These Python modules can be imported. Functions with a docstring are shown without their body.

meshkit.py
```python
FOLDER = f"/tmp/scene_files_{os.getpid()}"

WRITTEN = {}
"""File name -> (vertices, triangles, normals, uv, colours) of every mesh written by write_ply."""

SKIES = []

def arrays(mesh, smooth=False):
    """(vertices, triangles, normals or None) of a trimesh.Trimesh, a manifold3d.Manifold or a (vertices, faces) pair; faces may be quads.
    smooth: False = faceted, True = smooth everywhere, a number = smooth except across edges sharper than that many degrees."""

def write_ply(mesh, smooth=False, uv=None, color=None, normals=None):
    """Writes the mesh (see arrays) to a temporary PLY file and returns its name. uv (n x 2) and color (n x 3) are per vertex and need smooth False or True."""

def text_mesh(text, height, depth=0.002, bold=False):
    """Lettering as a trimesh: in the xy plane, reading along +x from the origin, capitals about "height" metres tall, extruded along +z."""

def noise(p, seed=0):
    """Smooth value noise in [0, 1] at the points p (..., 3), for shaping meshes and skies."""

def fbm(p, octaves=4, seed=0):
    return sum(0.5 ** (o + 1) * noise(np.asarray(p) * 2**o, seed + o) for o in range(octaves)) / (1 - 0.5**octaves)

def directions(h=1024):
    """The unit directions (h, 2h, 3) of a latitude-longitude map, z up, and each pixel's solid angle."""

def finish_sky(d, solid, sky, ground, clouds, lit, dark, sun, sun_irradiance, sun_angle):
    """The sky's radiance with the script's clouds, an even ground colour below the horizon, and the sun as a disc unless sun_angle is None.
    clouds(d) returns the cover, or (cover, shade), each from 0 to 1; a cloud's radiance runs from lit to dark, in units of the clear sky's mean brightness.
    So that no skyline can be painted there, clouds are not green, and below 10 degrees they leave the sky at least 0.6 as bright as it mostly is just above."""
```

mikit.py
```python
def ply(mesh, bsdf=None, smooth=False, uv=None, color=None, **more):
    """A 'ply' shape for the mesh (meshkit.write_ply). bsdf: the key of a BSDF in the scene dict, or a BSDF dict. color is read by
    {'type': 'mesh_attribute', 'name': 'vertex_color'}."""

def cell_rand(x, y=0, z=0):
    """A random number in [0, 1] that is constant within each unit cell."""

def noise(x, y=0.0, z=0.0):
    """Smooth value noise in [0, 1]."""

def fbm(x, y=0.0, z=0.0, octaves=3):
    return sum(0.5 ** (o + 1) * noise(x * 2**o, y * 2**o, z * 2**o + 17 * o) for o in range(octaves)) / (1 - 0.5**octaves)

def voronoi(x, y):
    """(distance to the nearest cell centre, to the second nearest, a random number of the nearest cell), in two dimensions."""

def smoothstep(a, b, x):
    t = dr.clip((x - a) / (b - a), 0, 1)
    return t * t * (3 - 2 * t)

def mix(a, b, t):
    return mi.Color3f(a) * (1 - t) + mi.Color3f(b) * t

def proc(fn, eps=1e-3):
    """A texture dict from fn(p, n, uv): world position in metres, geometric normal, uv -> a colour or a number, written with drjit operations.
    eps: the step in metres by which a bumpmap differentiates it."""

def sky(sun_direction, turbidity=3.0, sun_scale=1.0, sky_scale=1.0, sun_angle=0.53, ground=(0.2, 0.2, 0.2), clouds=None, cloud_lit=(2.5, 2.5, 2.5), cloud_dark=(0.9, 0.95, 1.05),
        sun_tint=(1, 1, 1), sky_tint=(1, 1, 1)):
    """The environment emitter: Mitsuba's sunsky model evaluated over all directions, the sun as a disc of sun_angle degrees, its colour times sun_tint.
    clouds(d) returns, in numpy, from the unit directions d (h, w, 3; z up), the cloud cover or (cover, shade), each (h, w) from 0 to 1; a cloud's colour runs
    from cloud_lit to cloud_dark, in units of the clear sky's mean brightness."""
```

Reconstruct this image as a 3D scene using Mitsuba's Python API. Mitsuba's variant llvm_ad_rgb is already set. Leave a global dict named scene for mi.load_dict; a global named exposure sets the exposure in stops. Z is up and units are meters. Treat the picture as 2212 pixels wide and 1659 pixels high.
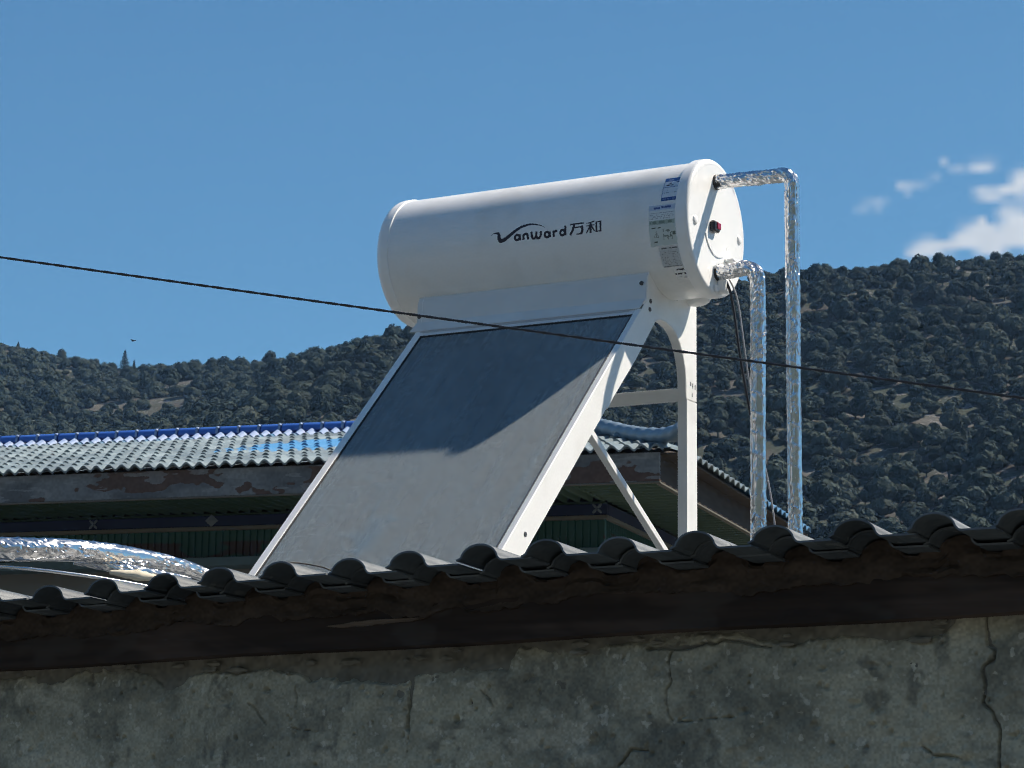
import math, random
import numpy as np, trimesh
import drjit as dr
import mitsuba as mi
import mikit, meshkit
from shapely.geometry import Polygon, LineString, Point, box as sbox
from shapely.ops import unary_union

T = mi.ScalarTransform4f
scene, labels = {}, {}
rng = np.random.default_rng(7)
random.seed(7)

# ------------------------------------------------------------------ camera, light, exposure
F_OV, PITCH, ROLL = 5200.0, math.radians(10.6), math.radians(0.7)
EYE = np.array([0, 0, 1.6])
fw = np.array([0, math.cos(PITCH), math.sin(PITCH)])
up0 = np.array([0, -math.sin(PITCH), math.cos(PITCH)])
up = up0 * math.cos(ROLL) - np.array([1, 0, 0]) * math.sin(ROLL)
scene['camera'] = {'type': 'perspective', 'fov': math.degrees(2 * math.atan(1106 / F_OV)), 'fov_axis': 'x',
                   'near_clip': 0.05, 'far_clip': 5000.0,
                   'to_world': T().look_at(origin=EYE.tolist(), target=(EYE + fw).tolist(), up=up.tolist())}
Z = np.array([0, 0, 1.0])
TH = math.radians(29.235)                                   # the heater's heading
HU = np.array([math.cos(TH), -math.sin(TH), 0])             # along the tank, to the right
HN = np.array([-math.sin(TH), -math.cos(TH), 0])            # towards the viewer
SAZ, SEL = math.radians(46), math.radians(51)
SUN = math.cos(SEL) * (math.cos(SAZ) * HU - math.sin(SAZ) * HN) + math.sin(SEL) * Z


# puffs of cloud: azimuth and elevation of the middle, half widths (radians), density
PUFFS = [(0.1488, 0.2571, 0.0053, 0.0035, 0.34), (0.1558, 0.2574, 0.0040, 0.0016, 0.50), (0.1663, 0.2641, 0.0034, 0.0019, 0.80), (0.1725, 0.2662, 0.0036, 0.0016, 0.50), (0.1794, 0.2681, 0.0027, 0.0022, 0.30),
         (0.1822, 0.2752, 0.0025, 0.0022, 0.60), (0.1878, 0.2727, 0.0036, 0.0017, 0.45), (0.1981, 0.2723, 0.0067, 0.0019, 0.65), (0.2025, 0.2782, 0.0036, 0.0035, 0.16), (0.1982, 0.2607, 0.0045, 0.0019, 0.90),
         (0.2068, 0.2607, 0.0062, 0.0026, 0.95), (0.2158, 0.2633, 0.0045, 0.0039, 1.00), (0.1736, 0.2386, 0.0045, 0.0022, 1.20), (0.1831, 0.2396, 0.0080, 0.0028, 1.20), (0.1944, 0.2448, 0.0071, 0.0043, 1.15),
         (0.1967, 0.2506, 0.0023, 0.0031, 0.75), (0.2046, 0.2427, 0.0089, 0.0039, 1.10), (0.2120, 0.2492, 0.0053, 0.0052, 0.70), (0.1917, 0.2398, 0.0116, 0.0035, 1.30), (0.2148, 0.2406, 0.0071, 0.0043, 0.80),
         (0.2260, 0.2469, 0.0107, 0.0069, 0.80),
         (.33, .262, .08, .02, .9), (.55, .28, .10, .03, .8), (-.62, .30, .10, .02, .7)]


def clouds(d):
    az, el = np.arctan2(d[..., 0], d[..., 1]), np.arcsin(np.clip(d[..., 2], -1, 1))
    q = np.stack([az * 120 + el * 60, el * 150 - az * 30, az * 0 + 3.7], -1)
    w = (np.stack([meshkit.fbm(q * .7 + 31, 3, 2), meshkit.fbm(q * .7 + 57, 3, 6), az * 0], -1) - .5)
    q = q + 1.6 * w
    n1, fine = meshkit.fbm(q, 4, 3), meshkit.fbm(q * 2.2 + 11, 3, 9)
    ax, ex = az + .012 * w[..., 0], el + .012 * w[..., 1]
    dens = 0
    for a, e, ra, re, amp in PUFFS:
        dens = dens + amp * np.exp(-((ax - a) / ra) ** 2 - ((ex - e) / re) ** 2)
    t = np.clip(dens, 0, 1.4) * (.25 + 1.0 * n1 + .55 * fine) - .24 * (1 - np.clip(dens - .7, 0, 1)) * (1.2 - n1)
    cover = np.clip(t * 1.1, 0, 1)
    return np.clip(cover * .8, 0, .7), np.clip((meshkit.fbm(q * .5 + 9, 3, 8) - .42) * 2.0, 0, .8) * np.clip(dens, 0, 1)


scene['sky'] = mikit.sky(SUN, turbidity=2.2, sun_scale=1.2, sky_scale=.715, ground=(.16, .15, .13), clouds=clouds,
                         cloud_lit=(3.9, 4.0, 4.1), cloud_dark=(2.4, 2.55, 2.75), sky_tint=(.56, .93, 1.08), sun_tint=(.99, 1.09, 1.28))
exposure = 1.98
HAZE = (.00005, .00009, .00015)                                              # extinction of the valley air, per metre

# ------------------------------------------------------------------ helpers


def tag(key, label=None, category=None, group=None, kind=None):
    d = {}
    if label: d['label'] = label
    if category: d['category'] = category
    if group: d['group'] = group
    if kind: d['kind'] = kind
    labels[key] = d


def key_of(name):
    if name not in scene:
        return name
    k = 1
    while f'{name}_{k:03d}' in scene:
        k += 1
    return f'{name}_{k:03d}'


def obj(name, mesh, mat, smooth=False, **more):
    key = key_of(name)
    scene[key] = mikit.ply(mesh, mat, smooth=smooth, **more)
    return key


def frame(o, u, n):
    """Places a mesh built in (u, n, z), n towards the viewer, into the world."""
    u, n, o = map(np.asarray, (u, n, o))

    def put(mesh):
        v = np.asarray(mesh.vertices)
        w = o + v[:, :1] * u + v[:, 1:2] * n + v[:, 2:3] * Z
        return trimesh.Trimesh(w, np.asarray(mesh.faces)[:, ::-1], process=False)
    return put


def cbox(lo, hi, c=.002):
    lo, hi = np.array(lo, float), np.array(hi, float)
    c = min(c, *(abs(hi - lo) * .45))
    pts = []
    for s in np.ndindex(2, 2, 2):
        p = np.where(np.array(s) == 1, hi, lo); d = np.where(np.array(s) == 1, -1, 1) * c
        for k in range(3):
            q = p.copy(); q[(k + 1) % 3] += d[(k + 1) % 3]; q[(k + 2) % 3] += d[(k + 2) % 3]; pts.append(q)
    return trimesh.Trimesh(np.array(pts)).convex_hull


def slab(c4, ax, t, c=.0015):
    """Box along the line c4[0]->c4[1] with cross vectors ax = (w vector, h vector) (half sizes)."""
    p, q = map(np.asarray, c4); w, h = map(np.asarray, ax)
    pts = [e + a * w + b * h for e in (p, q) for a in (-1, 1) for b in (-1, 1)]
    return trimesh.Trimesh(np.array(pts)).convex_hull


def polys(g):
    return [p for p in getattr(g, 'geoms', [g]) if p.geom_type == 'Polygon' and p.area > 1e-9]


def prism_u(poly, u0, u1):
    """shapely polygon in (n, z) extruded from u0 to u1."""
    out = []
    for g in polys(poly):
        m = trimesh.creation.extrude_polygon(g, u1 - u0, engine='earcut')
        v = m.vertices
        out.append(trimesh.Trimesh(np.stack([u0 + v[:, 2], v[:, 0], v[:, 1]], 1), m.faces, process=False))
    return trimesh.util.concatenate(out)


def lathe_u(profile, seg=96):
    """profile of (u, r), revolved round the u axis."""
    pr = np.array(profile, float)
    a = np.arange(seg) / seg * 2 * np.pi
    v = np.stack([np.repeat(pr[:, 0], seg), (pr[:, 1:2] * np.cos(a)).ravel(), (pr[:, 1:2] * np.sin(a)).ravel()], 1)
    f = []
    for i in range(len(pr) - 1):
        for j in range(seg):
            k = (j + 1) % seg
            f += [[i * seg + j, i * seg + k, (i + 1) * seg + k], [i * seg + j, (i + 1) * seg + k, (i + 1) * seg + j]]
    m = trimesh.Trimesh(v, f, process=False)
    m.merge_vertices()
    m.update_faces(m.nondegenerate_faces())
    return m


def resample(path, step):
    path = np.asarray(path, float)
    L = np.r_[0, np.cumsum(np.linalg.norm(np.diff(path, axis=0), axis=1))]
    n = max(2, int(L[-1] / step) + 1)
    t = np.linspace(0, L[-1], n)
    return np.stack([np.interp(t, L, path[:, k]) for k in range(path.shape[1])], 1), t


def smooth_path(path, r, k=8):
    """rounds the corners of a polyline with arcs (quadratic)."""
    path = [np.asarray(p, float) for p in path]
    out = [path[0]]
    for a, b, c in zip(path, path[1:], path[2:]):
        p = b + (a - b) / np.linalg.norm(a - b) * min(r, np.linalg.norm(a - b) * .49)
        q = b + (c - b) / np.linalg.norm(c - b) * min(r, np.linalg.norm(c - b) * .49)
        for t in np.linspace(0, 1, k):
            out.append((1 - t) ** 2 * p + 2 * t * (1 - t) * b + t * t * q)
    return out + [path[-1]]


def tube(path, radius, seg=10, step=None, disp=None, cap=True):
    """world-space tube; radius a number or an array per point; disp(points, t, angle) -> radial offset."""
    P = np.asarray(path, float)
    if step:
        R = np.broadcast_to(np.asarray(radius, float), len(P))
        q, t = resample(np.c_[P, R], step); P, R = q[:, :3], q[:, 3]
    else:
        R = np.broadcast_to(np.asarray(radius, float), len(P)); t = np.r_[0, np.cumsum(np.linalg.norm(np.diff(P, axis=0), axis=1))]
    d = np.gradient(P, axis=0); d /= np.linalg.norm(d, axis=1, keepdims=True)
    x = np.cross(d[0], [0.3, 0.2, 1.0]); x /= np.linalg.norm(x)
    a = np.arange(seg) / seg * 2 * np.pi
    rings = []
    for i in range(len(P)):
        x = x - d[i] * (x @ d[i]); x /= np.linalg.norm(x); y = np.cross(d[i], x)
        rings.append((np.cos(a)[:, None] * x + np.sin(a)[:, None] * y))
    N = np.array(rings); V = P[:, None] + N * R[:, None, None]
    if disp is not None:
        V = V + N * disp(V, t[:, None] * np.ones(seg), np.ones((len(P), 1)) * a)[..., None]
    n = len(P); i, j = np.meshgrid(np.arange(n - 1), np.arange(seg), indexing='ij'); k = (j + 1) % seg
    A, B, C, D = i * seg + j, i * seg + k, (i + 1) * seg + k, (i + 1) * seg + j
    f = np.vstack([np.stack([A, B, C], -1).reshape(-1, 3), np.stack([A, C, D], -1).reshape(-1, 3)])
    v = V.reshape(-1, 3)
    if cap:
        v = np.vstack([v, P[:1], P[-1:]]); j = np.arange(seg); k = (j + 1) % seg
        f = np.vstack([f, np.stack([k, j, 0 * j + n * seg], 1), np.stack([(n - 1) * seg + j, (n - 1) * seg + k, 0 * j + n * seg + 1], 1)])
    return trimesh.Trimesh(v, f, process=False)


noise, fbm, smoothstep, mix, voronoi = mikit.noise, mikit.fbm, mikit.smoothstep, mikit.mix, mikit.voronoi
C3 = mi.Color3f

# ------------------------------------------------------------------ materials


def two(b): return {'type': 'twosided', 'bsdf': b}


def plain(key, color, rough=.5, spec=.5, metallic=0.0, **more):
    c = mikit.proc(color) if callable(color) else {'type': 'rgb', 'value': list(color)}
    r = mikit.proc(rough) if callable(rough) else rough
    scene[key] = two({'type': 'principled', 'base_color': c, 'roughness': r, 'specular': spec, 'metallic': metallic, **more})
    return key


def bump(key, fn, scale, inner, eps=1e-3):
    scene[key] = two({'type': 'bumpmap', 'arbitrary': mikit.proc(fn, eps), 'scale': scale, 'bsdf': inner})


def white_fn(p, n, uv):
    g = fbm(p.x * 9, p.y * 9, p.z * 5, 3)
    f = noise(p.x * 160, p.y * 160, p.z * 160)
    return mix((.80, .80, .775), (.73, .725, .69), smoothstep(.45, .8, g)) * (.97 + .05 * f)


plain('mat_tank_paint', white_fn, .28, .5, clearcoat=.25, clearcoat_gloss=.8)
plain('mat_white_plastic', (.82, .82, .80), .35, .5)
plain('mat_white_metal', white_fn, .4, .4)
plain('mat_apron', lambda p, n, uv: mix((.70, .70, .68), (.62, .62, .60), fbm(p.x * 12, p.y * 12, p.z * 12, 3)), .32, .5)
plain('mat_seam', (.45, .46, .46), .5)
plain('mat_black_rubber', (.018, .018, .02), .45)
plain('mat_grey_plastic', (.33, .33, .33), .4)
plain('mat_dark_housing', (.03, .03, .035), .35)
plain('mat_red_lens', (.30, .012, .035), .15, .6)
plain('mat_print', (.016, .011, .022), .4)
plain('mat_steel', (.55, .55, .56), .35, .5, 1.0)
plain('mat_dark_bolt', (.10, .10, .10), .45, .5, .6)
plain('mat_gasket', (.025, .027, .03), .6)
scene['mat_foil'] = two({'type': 'roughconductor', 'material': 'Al', 'distribution': 'ggx', 'alpha': .04, 'specular_reflectance': {'type': 'rgb', 'value': [.80, .81, .82]}})
plain('mat_foam', (.62, .56, .44), .8, .2)
plain('mat_wire', (.020, .021, .024), .3)
plain('mat_bird', (.02, .02, .022), .8)
plain('mat_twig', (.12, .10, .08), .8)

# ------------------------------------------------------------------ ground and hills
plain('mat_ground', lambda p, n, uv: mix((.125, .130, .126), (.082, .088, .086), fbm(p.x * .6, p.y * .6, 0, 4)) * (.85 + .3 * noise(p.x * 22, p.y * 22, 0)), .9, .2)
g = trimesh.Trimesh([[-900, -700, 0], [900, -700, 0], [900, 900, 0], [-900, 900, 0]], [[0, 1, 2], [0, 2, 3]])
obj('ground', g, 'mat_ground'); tag('ground', kind='structure')

SKY_AZ = np.array([-1.2, -.6, -.35, -.2172, -.2073, -.1856, -.1678, -.1521, -.1189, -.0915, -.0681, -.0467, .0181, .1088, .1464, .1662, .1860, .2181, .4, .7, 1.2])
SKY_EL = np.array([.20, .235, .222, .2037, .2014, .1977, .1943, .1931, .1965, .1979, .2052, .2115, .2233, .2392, .2421, .2448, .2461, .2491, .262, .25, .22])


def ridge_y(x): return 430 + 130 * (1 / (1 + np.exp((x + 45) / 9.0)))


def hill_z(x, y):
    yr = ridge_y(x)
    H = np.interp(x / yr, SKY_AZ, SKY_EL) * yr + 1.6 - 2.1
    s = np.clip((y - 150) / (yr - 150), 0, None)
    t = np.clip(s, 0, 1)
    prof = 1.03 * t ** 1.12 - .03 * t ** 4
    back = np.clip(s - 1, 0, 1.2)
    z = H * prof * (1 - .55 * back)
    q = np.stack([x / 34, y / 34, x * 0], -1)
    fade = np.clip(1 - np.abs(s - 1) * 9, 0, 1)
    z = z + (meshkit.fbm(q, 3, 5) - .5) * 11 * np.clip(t * 3, 0, 1) * (1 - fade)
    return z - .4 * (t <= 0)


gx, gy = np.linspace(-520, 520, 300), np.r_[np.linspace(148, 600, 200), np.linspace(620, 880, 14)]
X, Y = np.meshgrid(gx, gy, indexing='ij')
V = np.stack([X, Y, hill_z(X, Y)], -1).reshape(-1, 3)
i, j = np.meshgrid(np.arange(len(gx) - 1), np.arange(len(gy) - 1), indexing='ij'); q = (i * len(gy) + j).ravel()
FQ = np.vstack([np.stack([q, q + len(gy), q + len(gy) + 1], 1), np.stack([q, q + len(gy) + 1, q + 1], 1)])


def hill_fn(p, n, uv):
    a = fbm(p.x * .12, p.y * .12, 0, 4)
    b = fbm(p.x * .9, p.y * .9, 4, 3)
    c = mix((.078, .076, .068), (.048, .057, .045), smoothstep(.40, .60, a))
    return mix(c, (.13, .125, .115), smoothstep(.60, .74, b)) * (.7 + .55 * noise(p.x * 3.1, p.y * 3.1, p.z * 3.1))


plain('mat_hill', hill_fn, .95, .1)


def far_hill_fn(p, n, uv):
    a = fbm(p.x * .05, p.y * .05, 0, 4)
    b = noise(p.x * .28, p.y * .28, p.z * .28)
    return mix(mix((.026, .040, .036), (.054, .070, .058), b), (.10, .10, .09), smoothstep(.60, .72, a) * .7)


plain('mat_far_hill', far_hill_fn, .95, .1)
bx, by = np.linspace(-850, 850, 90), np.linspace(-640, -120, 40)
BX, BY = np.meshgrid(bx, by, indexing='ij')
bs = np.clip((-BY - 130) / 400, 0, 1)
BZ = (225 + 45 * np.sin(BX / 170 + .6) + 30 * (meshkit.fbm(np.stack([BX / 60, BY / 60, BX * 0], -1), 4, 3) - .5)) * bs ** 1.1 - .3
i, j = np.meshgrid(np.arange(89), np.arange(39), indexing='ij'); q = (i * 40 + j).ravel()
obj('hillside', trimesh.Trimesh(np.stack([BX, BY, BZ], -1).reshape(-1, 3), np.vstack([np.stack([q, q + 41, q + 40], 1)[:, [0, 2, 1]], np.stack([q, q + 1, q + 41], 1)[:, [0, 2, 1]]]), process=False), 'mat_far_hill', smooth=True)
tag('hillside', kind='structure')
obj('hillside', trimesh.Trimesh(V, FQ, process=False), 'mat_hill', smooth=True); tag('hillside_001', kind='structure')


def leaf_fn(dark, light, f):
    def fn(p, n, uv):
        a = fbm(p.x * f, p.y * f, p.z * f, 2)
        b = noise(p.x * .16, p.y * .16, 2.0)
        return mix(dark, light, smoothstep(.25, .75, .55 * a + .45 * b))
    return fn


plain('mat_leaf', leaf_fn((.022, .037, .034), (.050, .068, .057), .9), .85, .1)
plain('mat_leaf_olive', leaf_fn((.030, .043, .037), (.062, .075, .060), .9), .85, .1)
plain('mat_pine', leaf_fn((.022, .036, .026), (.045, .062, .042), 1.2), .75, .25)
plain('mat_bark', (.07, .055, .042), .9, .1)


def crown(seed, lobes, n_leaf, size, flat=.8):
    """unit crown (radius about 1, base at z = 0): leaf clumps spread through the shells of several lobes."""
    r = np.random.default_rng(seed)
    cen, rad = [], []
    for k in range(lobes):
        a, d = r.uniform(0, 2 * np.pi), r.uniform(.15, .62) if k else 0
        cen.append([math.cos(a) * d, math.sin(a) * d, r.uniform(.45, 1.0) * (1.1 - .5 * d)]); rad.append(r.uniform(.32, .55) if k else .62)
    cen, rad = np.array(cen), np.array(rad)
    w = rad ** 2 / (rad ** 2).sum()
    k = r.choice(lobes, n_leaf, p=w)
    d = r.normal(size=(n_leaf, 3)); d /= np.linalg.norm(d, axis=1, keepdims=True); d[:, 2] = np.abs(d[:, 2]) * .85 + d[:, 2] * .15
    pos = cen[k] + d * rad[k, None] * r.uniform(.72, 1.13, (n_leaf, 1)) ** .8
    pos[:, 2] = np.maximum(pos[:, 2] * flat, .03)
    nrm = d + r.normal(size=(n_leaf, 3)) * .30; nrm /= np.linalg.norm(nrm, axis=1, keepdims=True)
    t = np.cross(nrm, r.normal(size=(n_leaf, 3))); t /= np.linalg.norm(t, axis=1, keepdims=True); b = np.cross(nrm, t)
    s = size * r.uniform(.6, 1.35, (n_leaf, 1))
    v = np.stack([pos - t * s - b * s * .5, pos + t * s * .9 - b * s * .7, pos + b * s * 1.1 + t * s * .1], 1).reshape(-1, 3)
    leaf = trimesh.Trimesh(v, np.arange(len(v)).reshape(-1, 3), process=False)
    cores = []
    for c, q in zip(cen, rad):
        m = trimesh.creation.icosphere(subdivisions=1, radius=q * .70)
        m.vertices += c + r.normal(size=m.vertices.shape) * .03; m.vertices[:, 2] = np.maximum(m.vertices[:, 2] * flat, -.05); cores.append(m)
    tr = trimesh.creation.cylinder(radius=.06, height=.7, sections=6); tr.vertices[:, 2] += .1
    return leaf, trimesh.util.concatenate(cores + [tr])


NV = 7
for k in range(NV):
    lf, co = crown(100 + k, 5 + k % 4, 640, .135, .78 + .12 * (k % 3))
    scene[f'shrub_tree_kind_{k}'] = {'type': 'shapegroup',
                                     'crown': mikit.ply(lf, 'mat_leaf' if k % 3 else 'mat_leaf_olive'), 'inner_branches': mikit.ply(co, 'mat_leaf' if k % 3 else 'mat_leaf_olive')}


def proj(p):
    q = np.atleast_2d(p) - EYE
    z = q @ fw
    right = np.cross(fw, up)
    return np.stack([1106 + F_OV * (q @ right) / z, 829.5 - F_OV * (q @ up) / z], -1)


cand = []
cell = 2.2
r0 = np.random.default_rng(21)
for yy in np.arange(172, 600, cell):
    for xx in np.arange(-.255 * yy, .255 * yy, cell):
        cand.append((xx + r0.uniform(-1.3, 1.3), yy + r0.uniform(-1.3, 1.3)))
cand = np.array(cand)
hz = hill_z(cand[:, 0], cand[:, 1])
pr = proj(np.c_[cand, hz + 1])
keep = (cand[:, 1] < ridge_y(cand[:, 0]) + 7) & (pr[:, 1] < 1330)
clear = meshkit.fbm(np.stack([cand[:, 0] / 8, cand[:, 1] / 12, cand[:, 0] * 0], -1), 3, 11)
bare = np.clip((clear - .57) * 7, 0, .55) * np.where(np.abs(cand[:, 1] - ridge_y(cand[:, 0])) < 14, .25, 1)
keep &= r0.uniform(size=len(cand)) > bare + .10
cand, hz, pr = cand[keep], hz[keep], pr[keep]
big = meshkit.fbm(np.stack([cand[:, 0] / 20, cand[:, 1] / 20, cand[:, 0] * 0 + 5], -1), 2, 4)
rad = (.95 + 1.45 * r0.uniform(size=len(cand)) ** 1.5) * (.8 + .5 * big) * np.where(np.abs(cand[:, 1] - ridge_y(cand[:, 0])) < 18, .72, 1.0)
seen = (pr[:, 0] > 8) & (pr[:, 0] < 2204) & (pr[:, 1] > 540) & (pr[:, 1] < 1120) & ~((pr[:, 0] > 820) & (pr[:, 0] < 1505)) & ~((pr[:, 0] < 900) & (pr[:, 1] > 905))
size = np.where(seen, rad / cand[:, 1], 0)
first = set(np.argsort(-size)[:296].tolist())
print('hill trees', len(cand), int(seen.sum()))
n_thing = n_stuff = 0
for k, ((x, y), z, s) in enumerate(zip(cand, hz, rad)):
    m = {'type': 'instance', 'group': {'type': 'ref', 'id': f'shrub_tree_kind_{int(r0.integers(NV))}'},
         'to_world': T().translate([x, y, z - .12]).rotate([0, 0, 1], float(r0.uniform(0, 360))).scale([s, s, s * float(r0.uniform(.75, 1.15))])}
    if k in first:
        key = 'hillside_tree' if n_thing == 0 else f'hillside_tree_{n_thing:03d}'; n_thing += 1
        scene[key] = m
        u, v = pr[k]
        crest = abs(y - ridge_y(x)) < 16
        if u < 1000:
            what, grp = ('round shrub tree on the crest of the left hill', 'trees on the left crest') if crest else ('round dark green shrub tree on the left hillside above the blue ridge', 'trees on the left hillside')
        elif crest:
            what, grp = 'round shrub tree on the crest of the right hill below the clouds', 'trees on the right crest'
        elif u < 1720:
            what, grp = 'round dark green shrub tree seen between the rear leg and the taller foil pipe', 'trees between leg and pipe'
        elif v < 800:
            what, grp = 'round dark green shrub tree on the upper right hillside above the wire', 'trees above the wire'
        else:
            what, grp = 'round dark green shrub tree low on the right hillside under the wire', 'trees under the wire'
        tag(key, what, 'tree', grp)
    else:
        n_stuff += 1; scene[f'hillside_forest__{n_stuff:03d}'] = m
tag('hillside_forest', 'dense dark green shrub forest covering the rest of the dry hillside', 'forest', kind='stuff')


def pine(az, yr, h, w, label, seed):
    r = np.random.default_rng(seed)
    x = az * yr; z = float(hill_z(np.array([x]), np.array([yr]))[0]) - .2
    key = key_of('pine_tree') if 'pine_tree__crown' not in scene else next(f'pine_tree_{k:03d}' for k in range(1, 99) if f'pine_tree_{k:03d}__crown' not in scene)
    n = 900
    t = r.uniform(0, 1, n) ** .75
    tier = .72 + .28 * np.abs(np.sin(t * 17))
    a = r.uniform(0, 2 * np.pi, n); rr = w * (1 - t) ** .8 * tier * r.uniform(.45, 1.05, n) * (.8 + .35 * np.sin(a * 2 + seed))
    pos = np.stack([np.cos(a) * rr, np.sin(a) * rr, .12 * h + t * h * .88 - rr * .2], 1)
    d = r.normal(size=(n, 3)); d /= np.linalg.norm(d, axis=1, keepdims=True); b = np.cross(d, r.normal(size=(n, 3))); b /= np.linalg.norm(b, axis=1, keepdims=True)
    s = .22 * (1.2 - .6 * t)[:, None]
    v = np.stack([pos - d * s, pos + d * s, pos + b * s * .9], 1).reshape(-1, 3) + [x, yr, z]
    scene[key + '__crown'] = mikit.ply(trimesh.Trimesh(v, np.arange(len(v)).reshape(-1, 3), process=False), 'mat_pine')
    tr = trimesh.creation.cone(radius=.14, height=h * .9, sections=7); tr.apply_translation([x, yr, z])
    scene[key + '__trunk'] = mikit.ply(tr, 'mat_bark')
    tag(key, label, 'tree')


pine(-.1640, 556, 5.6, 1.45, 'pointed dark conifer standing alone in the dip of the left skyline', 1)
pine(-.0838, 548, 5.0, 1.25, 'ragged conifer on the skyline just left of the solar panel', 2)
pine(-.2094, 560, 2.7, .85, 'small conifer on the ridge at the far left edge of the photo', 3)
pine(-.1600, 556, 3.4, .9, 'short conifer just right of the pointed skyline conifer', 4)

# ------------------------------------------------------------------ far house with the blue ridge
FT = math.radians(18.0)
FU, FN = np.array([math.cos(FT), -math.sin(FT), 0]), np.array([-math.sin(FT), -math.cos(FT), 0])
FO = np.array([2.35771666, 33.57388034, 0])
FP = frame(FO, FU, FN)
EZ, RZ, RD, RE = 7.03, 8.33, 5.0, -3.55             # eave and ridge heights, half depth, ridge end
H = 'far_house'


def f_local(p):
    x, y = p.x - float(FO[0]), p.y - float(FO[1])
    return x * float(FU[0]) + y * float(FU[1]), x * float(FN[0]) + y * float(FN[1])


def far_tile_fn(p, n, uv):
    a, b = f_local(p)
    g = fbm(a * 1.1, b * 2.2, 0, 4)
    f = noise(a * 9, b * 6, p.z * 9)
    c = mix((.20, .245, .255), (.135, .172, .185), smoothstep(.35, .68, g)) * (.82 + .3 * f)
    c = c * (.80 + .40 * mikit.cell_rand(a / .215, b / .5, 2))
    c = mix(c, (.10, .11, .11), smoothstep(.70, .82, fbm(a * 3, b * 5, 5, 3)) * .7)
    e = dr.square((a + 6.2) / 1.75) + dr.square((b + 2.6 + .16 * (a + 6.3)) / .85)       # where the blue glaze is still on
    k = smoothstep(.25, -.25, e - 1 + 1.5 * (fbm(a * 2.0, b * 4.2, 9, 4) - .5))
    top = smoothstep(-4.45, -4.75, b + .25 * (noise(a * 5, 3, 0) - .5))
    return mix(c, (.035, .20, .42), dr.maximum(k * .85, top * .6))


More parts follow.
